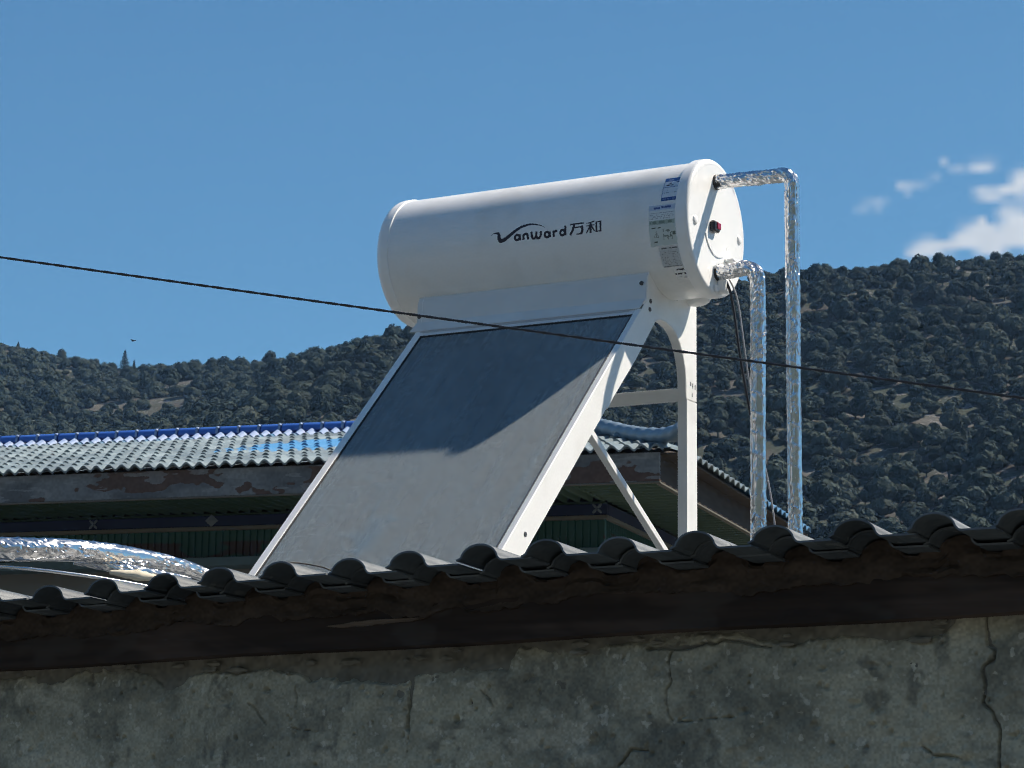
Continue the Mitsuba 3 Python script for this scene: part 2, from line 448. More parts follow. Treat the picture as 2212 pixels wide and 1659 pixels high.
plain('mat_far_tile', far_tile_fn, .33, .55)
plain('mat_blue_ridge', lambda p, n, uv: mix((.03, .10, .40), (.06, .16, .48), fbm(p.x * 4, p.y * 4, p.z * 8, 3)), .22, .6)
plain('mat_ridge_clip', (.23, .31, .47), .25, .6)
plain('mat_hip_cover', lambda p, n, uv: mix((.10, .15, .20), (.20, .26, .31), fbm(p.x * 5, p.y * 5, p.z * 9, 3)), .4, .5)


def fascia_fn(p, n, uv):
    a, b = f_local(p)
    g = fbm(a * .8, p.z * 2.6, b, 4)
    w = fbm(a * 4.2, p.z * 7, b * 4.2, 3)
    c = mix((.21, .213, .21), (.125, .128, .13), smoothstep(.35, .7, fbm(a * 2.1, p.z * 5, b * 2, 3)))
    peel = smoothstep(.0, .02, g * .66 + w * .34 - .535)
    c = mix(c, mix((.085, .058, .047), (.14, .09, .07), w), peel)
    c = mix(c, (.27, .27, .265), smoothstep(.66, .70, fbm(a * 2.2, p.z * 11, 8, 3)) * .6)
    return c * (.85 + .25 * noise(a * 30, p.z * 30, b * 30))


plain('mat_fascia', fascia_fn, .85, .2)
plain('mat_side_board', lambda p, n, uv: mix((.045, .036, .03), (.085, .068, .055), fbm(p.x * 3, p.y * 3, p.z * 14, 4)), .85, .2)
plain('mat_soffit', lambda p, n, uv: mix((.045, .085, .055), (.075, .115, .07), fbm(p.x * 2, p.y * 2, p.z * 2, 3)), .5, .4)
plain('mat_green_cladding', lambda p, n, uv: mix(mix((.018, .07, .055), (.03, .10, .075), fbm(p.x * 3, p.y * 3, p.z * 2, 3)), (.065, .034, .028),
                                                 smoothstep(.52, .62, fbm(p.x * 1.4, p.y * 1.4, p.z * 3 + 5, 3)) * smoothstep(6.13, 6.07, p.z)), .5, .4)
plain('mat_navy_band', (.014, .022, .055), .6, .3)
plain('mat_trim', lambda p, n, uv: mix((.17, .155, .12), (.10, .095, .08), fbm(p.x * 3, p.y * 3, p.z * 9, 3)), .7, .3)
plain('mat_ledge', lambda p, n, uv: mix((.12, .17, .175), (.07, .10, .105), fbm(p.x * 1.5, p.y * 1.5, p.z * 6, 4)), .7, .3)
plain('mat_ornament', (.14, .16, .175), .6, .3)
plain('mat_far_wall', lambda p, n, uv: mix((.22, .21, .19), (.15, .145, .13), fbm(p.x * 1.2, p.y * 1.2, p.z * 1.2, 4)), .9, .2)
UL = -17.0                                             # left end of the house, outside the frame
dz = RZ - EZ
roofpts = np.array([[UL, 0, EZ], [0, 0, EZ], [0, -10, EZ], [UL, -10, EZ], [UL, -RD, RZ], [RE, -RD, RZ]]) - [0, 0, .09]
roofpts[:, 0] -= .06; roofpts[:4, 1] += [-.17, -.17, .17, .17]; roofpts[:4, 2] += .02
low = roofpts[:4] - [0, 0, .03]
rv = np.vstack([roofpts, low])
rf = [[0, 1, 5], [0, 5, 4], [1, 2, 5], [2, 3, 4], [2, 4, 5], [3, 0, 4], [0, 6, 7], [0, 7, 1], [1, 7, 8], [1, 8, 2], [2, 8, 9], [2, 9, 3], [3, 9, 6], [3, 6, 0], [6, 8, 7], [6, 9, 8]]
obj(H + '__roof', FP(trimesh.Trimesh(rv, rf, process=False)), 'mat_side_board')


def wave_tile(w, hgt, l, t, nseg=8):
    """one roll tile: x across, y back, z up; its own front edge."""
    x = np.linspace(-w / 2, w / 2, nseg + 1)
    z = hgt * (.5 + .5 * np.cos(2 * np.pi * x / w)) ** .8
    a = np.stack([x, 0 * x, z], 1); b = a + [0, l, 0]; c = a - [0, 0, t]
    v = np.vstack([a, b, c]); n = nseg + 1; f = []
    for k in range(nseg):
        f += [[k, k + 1, n + k + 1], [k, n + k + 1, n + k], [k, 2 * n + k + 1, k + 1], [k, 2 * n + k, 2 * n + k + 1]]
    return trimesh.Trimesh(v, f, process=False)


def basis(o, ex, ey, ez):
    m = np.eye(4); m[:3, 0], m[:3, 1], m[:3, 2], m[:3, 3] = ex, ey, ez, o
    return T(m.tolist())


# front slope: rolls of 0.215 m, courses of 0.52 m
PW, NC = .215, 10
SL = math.hypot(RD, dz); CE = SL / NC
ey = (-FN * RD + Z * dz) / SL; ez = np.cross(FU, ey)
tile_m = wave_tile(PW, .075, CE + .06, .034)
tile_ply = mikit.ply(tile_m, 'mat_far_tile', smooth=30)
first_n, rest = 0, []
slots = []
for c in range(NC):
    for k in range(int(-UL / PW)):
        u = -.11 - k * PW; s = c * CE
        bmid = (c + .5) / NC * RD
        if u > -.71 * bmid - .1:
            continue
        slots.append((c, k, u, s))
vis = sorted(slots, key=lambda q: (abs(q[2] + 8.4) > 2.75, q[0]))
named = set((q[0], q[1]) for q in vis[:296])
for c, k, u, s in slots:
    o = FO + FU * (u + random.uniform(-.006, .006)) + ey * s + Z * EZ - ez * (.035 + random.uniform(-.006, .006))
    tilt = ey - ez * .052; tilt /= np.linalg.norm(tilt)
    M = basis(o, FU, tilt, np.cross(FU, tilt))
    if (c, k) in named:
        scene[key_of(H + '__roof__roof_tile')] = {**tile_ply, 'to_world': M}
    else:
        m = tile_m.copy(); m.apply_transform(np.array(M.matrix)); rest.append(m)
# side slope (right), seen by its edge only
SD = math.hypot(-RE, dz); CS = SD / 8
ys = (-FU * (-RE) + Z * dz) / SD; exs = -FN
tile_s = wave_tile(.36, .075, CS + .05, .025)
for k in range(27):
    bb = -.25 - k * .36
    for c in range(8):
        lim = (c + .6) / 8 * RD
        if -bb < lim or -bb > 10 - lim:
            continue
        o = FO + FN * bb + ys * c * CS + Z * (EZ - .035)
        m = tile_s.copy(); m.apply_transform(np.array(basis(o, exs, (ys - np.cross(exs, ys) * .045) / math.hypot(1, .045), np.cross(exs, ys) + ys * .045).matrix)); rest.append(m)
obj(H + '__roof__small_tile', trimesh.util.concatenate(rest), 'mat_far_tile', smooth=30)
tag(H + '__roof__small_tile', kind='stuff')
# ridge: rounded blue pieces with pale clips and end plugs
for k in range(34):
    a0, a1 = RE - k * .39, RE - (k + 1) * .39 + .02
    ang = np.linspace(-.25, math.pi + .25, 15)
    zr = RZ + .055
    pro = [(np.cos(t) * .125, np.sin(t) * .115) for t in ang]
    def half(rs, x0, x1):
        v = np.array([[x, -RD + y * rs, zr + z * rs] for x in (x0, x1) for y, z in pro]); n = len(pro)
        return trimesh.Trimesh(v, [f for q in range(n - 1) for f in ([q, q + 1, n + q + 1], [q, n + q + 1, n + q])], process=False)
    obj(H + '__roof__ridge_tile', FP(half(1.0 + .02 * random.random(), a0, a1)), 'mat_blue_ridge', smooth=40)
    x = a0 - .02 + random.uniform(-.01, .01)
    clip = trimesh.util.concatenate([half(1.09, x - .022, x + .022), cbox([x - .03, -RD + .07, zr + .055], [x + .03, -RD + .135, zr + .11], .02)])
    obj(H + '__roof__ridge_clip', FP(clip), 'mat_ridge_clip', smooth=40)
caps = []
cap_t = wave_tile(PW * .98, .085, .24, .03)
for k in range(60):
    o = FO + FU * (RE - .2 - k * PW + random.uniform(-.01, .01)) + FN * (-RD + .36) + Z * (RZ - .135)
    e = -FN * .9 + Z * .44; e /= np.linalg.norm(e)
    m = cap_t.copy(); m.apply_transform(np.array(basis(o, FU, e, np.cross(FU, e)).matrix)); caps.append(m)
obj(H + '__roof__ridge_plug', trimesh.util.concatenate(caps), 'mat_ridge_clip', smooth=30); tag(H + '__roof__ridge_plug', kind='stuff')
# hip roll at the right corner, upturned at its end
hip = [FO + FU * u + FN * b + Z * z for u, b, z in [(RE, -RD, RZ + .1), (-2.6, -3.55, 8.03), (-1.87, -2.5, 7.80), (-1.3, -1.75, 7.56), (-.75, -1.0, 7.36), (-.3, -.4, 7.24), (-.05, -.05, 7.215), (.12, .14, 7.25)]]
obj(H + '__hip_ridge', tube(smooth_path(hip, .3, 4), .115, 12, .09, lambda P, t, a: .016 * np.sin(t * 16 + a * 2) + .012 * (meshkit.noise(P * 6) - .5)), 'mat_hip_cover', smooth=40)
tag(H + '__hip_ridge', 'grey blue rolled hip ridge upturned at its end')
# fascia boards, soffits, walls
obj(H + '__fascia_board', FP(cbox([UL, -.16, 6.55], [-.298, -.10, 6.965], .006)), 'mat_fascia')
obj(H + '__fascia_board', FP(cbox([-.36, -10, 6.55], [-.30, -.165, 6.965], .006)), 'mat_side_board')
obj(H + '__edge_trim', FP(cbox([-.37, -10, 6.515], [-.29, -.165, 6.545], .004)), 'mat_trim')
obj(H + '__edge_trim', FP(cbox([UL, -.165, 6.525], [-.292, -.095, 6.548], .004)), 'mat_trim')


def ribs(n, x0, x1, y0, y1, depth, z_at):
    """ribbed sheet: ribs run along y."""
    w = (x1 - x0) / n; xs, hs = [], []
    for k in range(n):
        for fx, h in ((0, 0), (.62, 0), (.70, 1), (.90, 1), (.98, 0)):
            xs.append(x0 + (k + fx) * w); hs.append(h * depth)
    v = np.array([[x, y, h] for y in (y0, y1) for x, h in zip(xs, hs)]); m = len(xs)
    return trimesh.Trimesh(z_at(v), [f for q in range(m - 1) for f in ([q, q + 1, m + q + 1], [q, m + q + 1, m + q])], process=False)


obj(H + '__soffit', FP(ribs(77, UL, -1.58, -.17, -1.9, .07, lambda v: np.stack([v[:, 0], v[:, 1], 6.535 - v[:, 2] + .07 + 0 * v[:, 0]], 1))), 'mat_soffit')
s2 = ribs(34, -10, -.17, 0, 1, .07, lambda v: np.stack([np.where(v[:, 1] > .5, -.36, -1.58), v[:, 0], 6.533 + .07 - v[:, 2]], 1))
obj(H + '__soffit', FP(s2), 'mat_soffit')
obj(H + '__navy_band', FP(cbox([UL, -1.95, 6.335], [-1.57, -1.88, 6.50], .004)), 'mat_navy_band')
obj(H + '__navy_band', FP(cbox([-1.63, -10, 6.335], [-1.565, -1.955, 6.50], .004)), 'mat_navy_band')
obj(H + '__trim_rail', FP(cbox([UL, -1.96, 6.27], [-1.55, -1.86, 6.33], .006)), 'mat_trim')
obj(H + '__trim_rail', FP(cbox([-1.64, -10, 6.27], [-1.545, -1.965, 6.33], .006)), 'mat_trim')
obj(H + '__cladding', FP(ribs(130, UL, -1.60, 5.80, 6.27, .035, lambda v: np.stack([v[:, 0], -1.96 + v[:, 2], v[:, 1]], 1))), 'mat_green_cladding')
obj(H + '__cladding', FP(ribs(75, -9.9, -1.98, 4.4, 6.27, .035, lambda v: np.stack([-1.64 + v[:, 2], v[:, 0], v[:, 1]], 1))), 'mat_green_cladding')
obj(H + '__ledge', FP(cbox([UL, -2.0, 5.66], [-1.45, -1.5, 5.80], .01)), 'mat_ledge')
obj(H + '__wall', FP(cbox([UL, -9.9, 0], [-1.66, -2.02, 6.3], .01)), 'mat_far_wall')
obj(H + '__ceiling', FP(cbox([UL, -9.9, 6.52], [-1.66, -2.02, 6.56], .01)), 'mat_soffit')
dm = trimesh.Trimesh(np.array([[0, 0, .10], [.115, 0, 0], [0, 0, -.10], [-.115, 0, 0], [0, .03, 0]]), [[0, 1, 4], [1, 2, 4], [2, 3, 4], [3, 0, 4]])
dm.apply_translation([-8.06, -1.878, 6.425])
obj(H + '__diamond_ornament', FP(dm), 'mat_ornament'); tag(H + '__diamond_ornament', 'pale diamond on the navy band')


def flower(x, z):
    out = []
    for k in range(4):
        m = trimesh.creation.icosphere(subdivisions=1, radius=1.0); m.apply_scale([.05, .015, .022]); m.apply_translation([.055, 0, 0])
        m.apply_transform(trimesh.transformations.rotation_matrix(math.pi / 4 + k * math.pi / 2, [0, 1, 0])); out.append(m)
    m = trimesh.util.concatenate(out); m.apply_translation([x, -1.872, z]); return FP(m)


obj(H + '__flower_ornament', flower(-10.14, 6.42), 'mat_ornament', smooth=True)
obj(H + '__flower_ornament', flower(-1.72, 6.43), 'mat_ornament', smooth=True)
tag(H, 'long house with pale tiled hip roof, blue ridge and peeling fascia behind the heater', 'house')

# ------------------------------------------------------------------ near building: plastered wall, beam, tiles
WT = math.radians(28.5)
WU, WN = np.array([math.cos(WT), -math.sin(WT), 0]), np.array([-math.sin(WT), -math.cos(WT), 0])
WO = np.array([.00526, 5.87852, 0])
WP = frame(WO, WU, WN)
S = 'tiled_shed'


def lip_z(a): return 2.262 + .0216 * a - .0051 * a * a


def beam_z(a): return 2.087 + .0222 * a


def w_local(p):
    x, y = p.x - float(WO[0]), p.y - float(WO[1])
    return x * float(WU[0]) + y * float(WU[1]), x * float(WN[0]) + y * float(WN[1])


def near_tile_fn(p, n, uv):
    a, b = w_local(p)
    g = fbm(a * 9, b * 9, p.z * 9, 4)
    f = noise(a * 140, b * 140, p.z * 140)
    c = mix((.080, .094, .102), (.050, .062, .070), smoothstep(.35, .7, g)) * (.86 + .2 * f)
    c = c * (.78 + .44 * mikit.cell_rand((a + 1.4596) / .195 + .5, dr.floor(b * 3.0 + .35), 3))
    c = mix(c, (.13, .14, .135), smoothstep(.66, .75, fbm(a * 26, b * 20, p.z * 26, 3)) * .6)
    return c


plain('mat_near_tile', near_tile_fn, .55, .9)


def beam_fn(p, n, uv):
    a, b = w_local(p)
    g = fbm(a * 3.2 + .6 * noise(a * 2, p.z * 25, 0), p.z * 70, b * 20, 4)
    k = fbm(a * 5, p.z * 9, b * 5, 3)
    c = mix((.018, .0135, .0115), (.050, .035, .028), g)
    c = mix(c, c * 2.0, smoothstep(.45, .68, fbm(a * 2.6, p.z * 11 + a * 1.6, 3, 4)))
    return mix(c, (.06, .052, .045), smoothstep(.62, .72, k) * .5)


plain('mat_beam', beam_fn, .85, .2)
plain('mat_bedding', lambda p, n, uv: mix((.028, .022, .018), (.095, .072, .056), fbm(p.x * 16, p.y * 16, p.z * 22, 4)) * (.75 + .5 * noise(p.x * 120, p.y * 120, p.z * 120)), .95, .1)
plain('mat_lit_splinter', lambda p, n, uv: mix((.16, .12, .09), (.10, .072, .05), noise(p.x * 30, p.y * 30, p.z * 220)), .8, .2)  # paler than the beam: the streak of light is put into this wood colour


def mud_fn(p, n, uv):
    a, b = w_local(p)
    g = fbm(a * 14, p.z * 14, b * 14, 4)
    return mix((.10, .096, .08), (.26, .245, .20), g) * (.75 + .5 * noise(a * 90, p.z * 90, b * 90))


plain('mat_mud', mud_fn, .95, .1)


def plaster_fn(p, n, uv):
    a, b = w_local(p)
    z = p.z
    wa, wz = a + .12 * (noise(a * 4, z * 4, 1) - .5), z + .12 * (noise(a * 4, z * 4, 7) - .5)
    g = fbm(wa * 3.2, wz * 4.0, 0, 5)
    h = fbm(wa * 9, wz * 12, 3, 5)
    m = fbm(wa * 24, wz * 28, 31, 4)
    c = mix((.41, .39, .295), (.19, .187, .15), smoothstep(.34, .66, .50 * g + .32 * h + .18 * m))
    c = mix(c, (.49, .46, .355), smoothstep(.54, .72, .65 * fbm(wa * 5.5, wz * 7, 11, 5) + .35 * m) * .7)
    c = mix(c, (.155, .152, .125), smoothstep(.58, .72, .55 * fbm(wa * 7, wz * 6, 19, 5) + .45 * fbm(wa * 30, wz * 26, 41, 3)) * .75)
    c = mix(c, (.60, .575, .48), smoothstep(.70, .80, fbm(a * 48, z * 48, 23, 3)) * .5)
    return c * (.80 + .38 * noise(a * 170, z * 170, 5))


plain('mat_plaster', plaster_fn, .92, .15)

EDGE = np.array([(-2.534, 2.031), (-1.822, 2.013), (-1.695, 2.028), (-1.627, 2.003), (-1.514, 2.034), (-1.423, 2.038), (-1.327, 2.030), (-1.246, 1.996), (-1.129, 2.013), (-0.975, 2.023), (-0.899, 2.028), (-0.847, 2.007), (-0.795, 2.019),
                 (-0.758, 2.000), (-0.654, 1.986), (-0.539, 1.978), (-0.468, 1.982), (-0.426, 2.011), (-0.288, 2.014), (-0.160, 2.021), (-0.124, 2.064), (0.022, 2.060), (0.074, 2.058), (0.119, 2.063), (0.235, 2.071), (0.255, 2.088),
                 (0.374, 2.093), (0.497, 2.081), (0.587, 2.068), (0.617, 2.050), (0.719, 2.064), (0.794, 2.073), (0.995, 2.068), (1.052, 2.128), (1.200, 2.144), (2.390, 2.215)])
CRACKS = [([(-0.433, 2.041), (-0.441, 2.018), (-0.444, 1.975), (-0.447, 1.927), (-0.455, 1.874), (-0.448, 1.851), (-0.454, 1.805)], [.002, .005, .0055, .0055, .0055, .001, .0005]),
          ([(1.107, 2.133), (1.103, 2.059), (1.127, 2.032), (1.124, 2.010), (1.099, 1.995), (1.094, 1.915), (1.118, 1.878), (1.131, 1.867), (1.136, 1.841), (1.132, 1.804), (1.139, 1.763), (1.148, 1.703)], [.002, .0032, .0035, .004, .0042, .0035, .0035, .004, .0035, .0028, .0028, .0028]),
          ([(0.321, 2.072), (0.299, 2.041), (0.299, 1.990), (0.304, 1.972), (0.294, 1.956), (0.294, 1.893), (0.305, 1.879)], [.003, .0025, .0013, .0018, .0018, .0014, .001]),
          ([(0.305, 1.879), (0.404, 1.883), (0.496, 1.888)], [.001, .0008, .0005]),
          ([(-0.793, 1.982), (-0.804, 1.957), (-0.809, 1.895), (-0.801, 1.871), (-0.731, 1.865)], [.0015, .0012, .001, .0012, .0008]),
          ([(0.242, 2.060), (0.324, 2.058), (0.435, 2.072), (0.576, 2.056)], [.004, .005, .004, .002]),
          ([(0.939, 1.813), (0.967, 1.794), (1.011, 1.789), (1.044, 1.784)], [.002, .003, .003, .001]),
          ([(0.153, 1.769), (0.197, 1.812), (0.243, 1.811)], [.003, .003, .001]),
          ([(-0.236, 1.964), (-0.206, 1.939), (-0.195, 1.918)], [.001, .003, .001]), ([(-0.955, 1.939), (-0.924, 1.913), (-0.893, 1.882)], [.001, .0022, .001])]


def crack_depth(a, z):
    ja = a + .010 * (meshkit.noise(np.stack([a * 45, z * 45, 0 * a], -1), 2) - .5) + .02 * (meshkit.noise(np.stack([a * 14, z * 14, 0 * a], -1), 3) - .5)
    jz = z + .010 * (meshkit.noise(np.stack([a * 45, z * 45, 0 * a + 9], -1), 4) - .5)
    out = np.zeros_like(a)
    for pts, ws in CRACKS:
        for (p, q, w0, w1) in zip(pts, pts[1:], ws, ws[1:]):
            p, q = np.array(p), np.array(q); d = q - p
            t = np.clip(((ja - p[0]) * d[0] + (jz - p[1]) * d[1]) / (d @ d), 0, 1)
            e = np.hypot(ja - p[0] - t * d[0], jz - p[1] - t * d[1]); w = (w0 + (w1 - w0) * t) * .95
            out = np.maximum(out, np.clip(1.35 - e / np.maximum(w, .0006), 0, 1) * (.006 + 3.0 * w))
    return out


def wall_grid(a, z, hfn):
    A, ZZ = np.meshgrid(a, z, indexing='ij')
    v = np.stack([A, hfn(A, ZZ), ZZ], -1).reshape(-1, 3); m = len(z)
    i, j = np.meshgrid(np.arange(len(a) - 1), np.arange(m - 1), indexing='ij'); q = (i * m + j).ravel()
    return trimesh.Trimesh(v, np.vstack([np.stack([q, q + m + 1, q + m], 1), np.stack([q, q + 1, q + m + 1], 1)]), process=False)


pit = np.random.default_rng(5)
PITS = [(pit.uniform(-1.75, 1.3), pit.uniform(1.74, 2.06), pit.uniform(.003, .009) * (1 + 1.2 * (pit.random() > .9)), pit.uniform(.5, 1.9)) for _ in range(170)]


def plaster_h(a, z):
    q = np.stack([a, z, 0 * a], -1)
    h = -.272 + .012 * (meshkit.fbm(q * 5, 4, 1) - .5) + .0075 * (meshkit.fbm(q * 22, 4, 2) - .5) + .004 * (meshkit.fbm(q * 80, 2, 6) - .5)
    layer = meshkit.fbm(np.stack([a * 3.2, z * 4.5, 0 * a + 4], -1), 5, 9)
    h += .005 * np.clip((layer - .5) * 30, -1, 1) * .6
    h -= crack_depth(a, z)
    for x0, z0, r, asp in PITS:
        s = (np.abs(a - x0) < r * 3) & (np.abs(z - z0) < r * 3)
        if s.any():
            e = np.hypot((a[s] - x0) * asp, z[s] - z0) * (.75 + .6 * meshkit.noise(q[s] * 130, 8))
            h[s] -= .009 * np.clip(1.4 - e / r, 0, 1)
    edge = np.interp(a, EDGE[:, 0], EDGE[:, 1]) + .030 * (meshkit.fbm(q * 13, 4, 3) - .5) + .020 * (meshkit.fbm(q * 50, 3, 3) - .5)
    return h - .021 * np.clip((z - edge) / .016, 0, 1) - .006 * np.clip((z - edge + .03) / .03, 0, 1)


ga = np.r_[np.linspace(-2.4, -1.75, 24)[:-1], np.linspace(-1.75, 1.32, 1050), np.linspace(1.32, 2.4, 40)[1:]]
gz = np.r_[np.linspace(0, 1.70, 20)[:-1], np.linspace(1.70, 2.15, 155)]
obj(S + '__plaster', WP(wall_grid(ga, gz, plaster_h)), 'mat_plaster', smooth=True)
tag(S + '__plaster', 'cracked grey plaster with a ragged top edge')


def mud_h(a, z):
    q = np.stack([a, z, 0 * a], -1)
    return -.283 + .016 * (meshkit.fbm(q * 16, 4, 21) - .5) + .010 * (meshkit.fbm(q * 60, 3, 22) - .5)


obj(S + '__mud_wall', WP(wall_grid(np.linspace(-2.4, 2.4, 640), np.linspace(1.93, 2.16, 46), mud_h)), 'mat_mud', smooth=True)
body = cbox([-2.4, -3.9, 0], [2.4, -.35, 1.72], .01)
obj(S + '__wall', WP(body), 'mat_mud')
obj(S + '__wall', WP(cbox([-2.4, -.6, 1.72], [2.4, -.34, 2.05], .01)), 'mat_mud')
lumps = []
for k in range(24):                                     # loose mortar lumps left under the beam
    a0 = pit.uniform(-1.7, 1.25); m = trimesh.creation.icosphere(subdivisions=2, radius=1.0)
    m.vertices += (meshkit.noise(np.asarray(m.vertices) * 1.7 + k * 7)[:, None] - .5) * np.asarray(m.vertices) * .9
    r_ = pit.uniform(.005, .013); m.apply_scale([r_ * pit.uniform(1, 2.6), r_ * .6, r_ * .7]); m.apply_translation([a0, -.268, beam_z(a0) - pit.uniform(.0, .05)]); lumps.append(m)
obj(S + '__mortar_lumps', WP(trimesh.util.concatenate(lumps)), 'mat_mud', smooth=40); tag(S + '__mortar_lumps', kind='stuff')

# beam and mud bedding under the tiles


def strip(a, zlo, zhi, b0, b1, seed=0, rough=.004):
    n = len(a)
    def front(z, k): return b0 + rough * (meshkit.fbm(np.stack([a * 9, z * 40 + k, 0 * a], -1), 3, seed) - .5) * 2
    rows = []
    for k in range(9):
        z = zlo + (zhi - zlo) * k / 8; rows.append(np.stack([a, front(z, k * .4), z], 1))
    rows = [np.stack([a, 0 * a + b1, zlo], 1)] + rows + [np.stack([a, 0 * a + b1, zhi], 1)]
    v = np.vstack(rows); f = []
    for r_ in range(len(rows) - 1):
        q = r_ * n + np.arange(n - 1)
        f += [np.stack([q, q + n + 1, q + 1], 1), np.stack([q, q + n, q + n + 1], 1)]
    return trimesh.Trimesh(v, np.vstack(f), process=False)


aa = np.linspace(-2.4, 2.4, 500)
# three lengths of beam, butted
for k, (x0, x1, off) in enumerate(((-2.4, 1.62, 0), (1.6215, 2.4, .004))):
    s_ = np.linspace(x0, x1, 420)
    obj(S + '__beam', WP(strip(s_, beam_z(s_) + .0025 * np.sin(s_ * 5 + k), lip_z(s_) - .070, -.195 + off, -.36, 31 + k, .009)), 'mat_beam', smooth=30)
sp = np.linspace(-.66, -.36, 30)  # chipped strip on the beam, shaped and coloured as a thin streak of light
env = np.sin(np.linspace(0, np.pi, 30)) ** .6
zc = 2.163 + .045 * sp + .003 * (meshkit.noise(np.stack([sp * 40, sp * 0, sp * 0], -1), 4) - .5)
obj(S + '__lit_splinter', WP(strip(sp, zc - .007 * env * (.6 + .8 * meshkit.noise(np.stack([sp * 60, sp * 0, sp * 0], -1), 6)), zc + .006 * env, -.1895, -.20, 44, .003)), 'mat_lit_splinter', smooth=30)
tag(S + '__lit_splinter', 'splintered wood on the beam, a streak of light put into its pale colour')

PT = .195


def roll_profile():
    t_ = np.linspace(.16, np.pi - .16, 15)
    x = [-.0645, -.0600, -.0560] + list(-.0535 * np.cos(t_)) + [.0560, .0600, .0650, .085, .105, .122, .137, .145]
    z = [.0060, .0065, .0095] + list(.0035 + .0385 * np.sin(t_)) + [.0055, .0015, .0003, 0, 0, 0, -.0002, -.0002]
    return np.array(x), np.array(z)


px_, pz_ = roll_profile()


def near_tile(l, t=.0045):
    par = np.r_[0, np.cumsum(np.hypot(np.diff(px_), np.diff(pz_)))]
    q = np.unique(np.r_[par, (par[1:] + par[:-1]) / 2])
    x, z = np.interp(q, par, px_), np.interp(q, par, pz_)
    tx, tz = np.gradient(x), np.gradient(z); k = np.hypot(tx, tz); nx, nz = -tz / k, tx / k
    n = len(x); top = np.stack([x, 0 * x, z], 1); bot = np.stack([x - nx * t, 0 * x, z - nz * t], 1); far = np.array([0, l, 0])
    ring = np.vstack([top, bot[::-1]]); m = len(ring); v = np.vstack([ring, ring + far]); f = []
    for c in range(m):
        e = (c + 1) % m; f += [[c, e, m + e], [c, m + e, m + c]]
    for c in range(n - 1):
        a_, b_, d_, g_ = c, c + 1, m - 2 - c, m - 1 - c
        f += [[b_, a_, g_], [b_, g_, d_], [m + a_, m + b_, m + d_], [m + a_, m + d_, m + g_]]
    return trimesh.Trimesh(v, f, process=False)


ply_a, ply_b = mikit.ply(near_tile(.36), 'mat_near_tile', smooth=40), mikit.ply(near_tile(.42), 'mat_near_tile', smooth=40)
tj = np.random.default_rng(12)
BACK = -WN


def put_tile(k, a, b, z, slope, plyd, amp=1.0):
    yaw, rol = tj.normal(0, .008 * amp), tj.normal(0, .006 * amp)
    ey_ = BACK * math.cos(slope) - Z * math.sin(slope) + WU * yaw; ey_ /= np.linalg.norm(ey_)
    ex_ = WU + Z * (rol + .0216 - .0102 * a); ex_ -= ey_ * (ex_ @ ey_); ex_ /= np.linalg.norm(ex_)
    o = WO + WU * a + WN * b + Z * z
    scene[key_of(S + '__roof__roof_tile')] = {**plyd, 'to_world': basis(o, ex_, ey_, np.cross(ex_, ey_))}


A0 = -1.4596
SLOPE = math.radians(3.2)
for j in range(-4, 18):
    jz = tj.normal(0, .003); jb = tj.normal(0, .013)
    put_tile(0, A0 + j * PT + tj.normal(0, .004), jb, lip_z(A0 + j * PT) + jz, SLOPE, ply_a)
    a = A0 + j * PT + .002
    put_tile(1, a + tj.normal(0, .005), -.100 + tj.normal(0, .005), lip_z(a) - .0056 - .0125 + tj.normal(0, .002), math.radians(2.4), ply_b)
    for c in range(10):
        b = -.40 - c * .33
        put_tile(2 + c, a + tj.normal(0, .004), b, lip_z(a) + b * math.tan(SLOPE) - .026 + tj.normal(0, .002), math.radians(1.6), ply_b)
dk = np.array([[a, b, lip_z(a) - .060 + b * math.tan(SLOPE) - t] for t in (0, .02) for a in (-2.38, 0, 2.38) for b in (-.36, -3.85)])
obj(S + '__roof', WP(trimesh.Trimesh(dk).convex_hull), 'mat_beam')


def under(a, t=.0045):                                            # underside of the second course where the bedding stands
    k = np.round((a - A0) / PT); x = a - (A0 + k * PT + .002)
    return np.interp(x, px_ - 0, pz_) + lip_z(a) - .0056 - .0125 - .105 * .042 - t - .0015


ab = np.linspace(-2.4, 2.4, 900)
def ns1(a, f, o): return meshkit.fbm(np.stack([a * f, a * 0 + o, a * 0], -1), 4, 3) - .5


obj(S + '__mud_bedding', WP(strip(ab, lip_z(ab) - .088 + .055 * ns1(ab, 7, 1) + .02 * ns1(ab, 40, 2), under(ab) - .001 + .006 * ns1(ab, 40, 0), -.188, -.36, 55, .016)), 'mat_bedding', smooth=30)
tag(S, 'low shed with cracked plaster wall, wooden beam and rolled grey roof tiles at the front', 'building')

# ------------------------------------------------------------------ solar water heater
HC = np.array([.7533975, 8.62721619, 3.80962071])          # centre of the tank's right end
HP = frame(HC, HU, HN)
K = 'solar_water_heater'
R, L = .25, 1.342


def hl(u, n, z): return HC + HU * u + HN * n + Z * z


# tank: body, left cap, right cap
obj(K + '__tank', HP(lathe_u([(-L + .05, R - .02), (-L + .05, R), (-.045, R), (-.043, R - .004)], 144)), 'mat_tank_paint', smooth=40)
def arcpts(u0, r0, rr, s, n=8): return [(u0 + s * rr * math.sin(t), r0 - rr + rr * math.cos(t)) for t in np.linspace(0, math.pi / 2, n)]
rc = R + .0045
rr_ = .2585
obj(K + '__tank__end_cap', HP(lathe_u([(-.0535, R - .01), (-.0535, rr_ - .0015), (-.052, rr_)] + arcpts(-.0205, rr_, .0155, 1) + [(-.0045, .236), (-.0060, .233), (-.0060, .12), (-.0060, 0)], 144)), 'mat_white_plastic', smooth=40)
obj(K + '__tank__end_cap', HP(lathe_u([(-L + .062, R - .01), (-L + .062, rc - .002), (-L + .06, rc)] + arcpts(-L + .036, rc, .036, -1) + [(-L, .1), (-L - .002, 0)], 144)), 'mat_white_plastic', smooth=40)
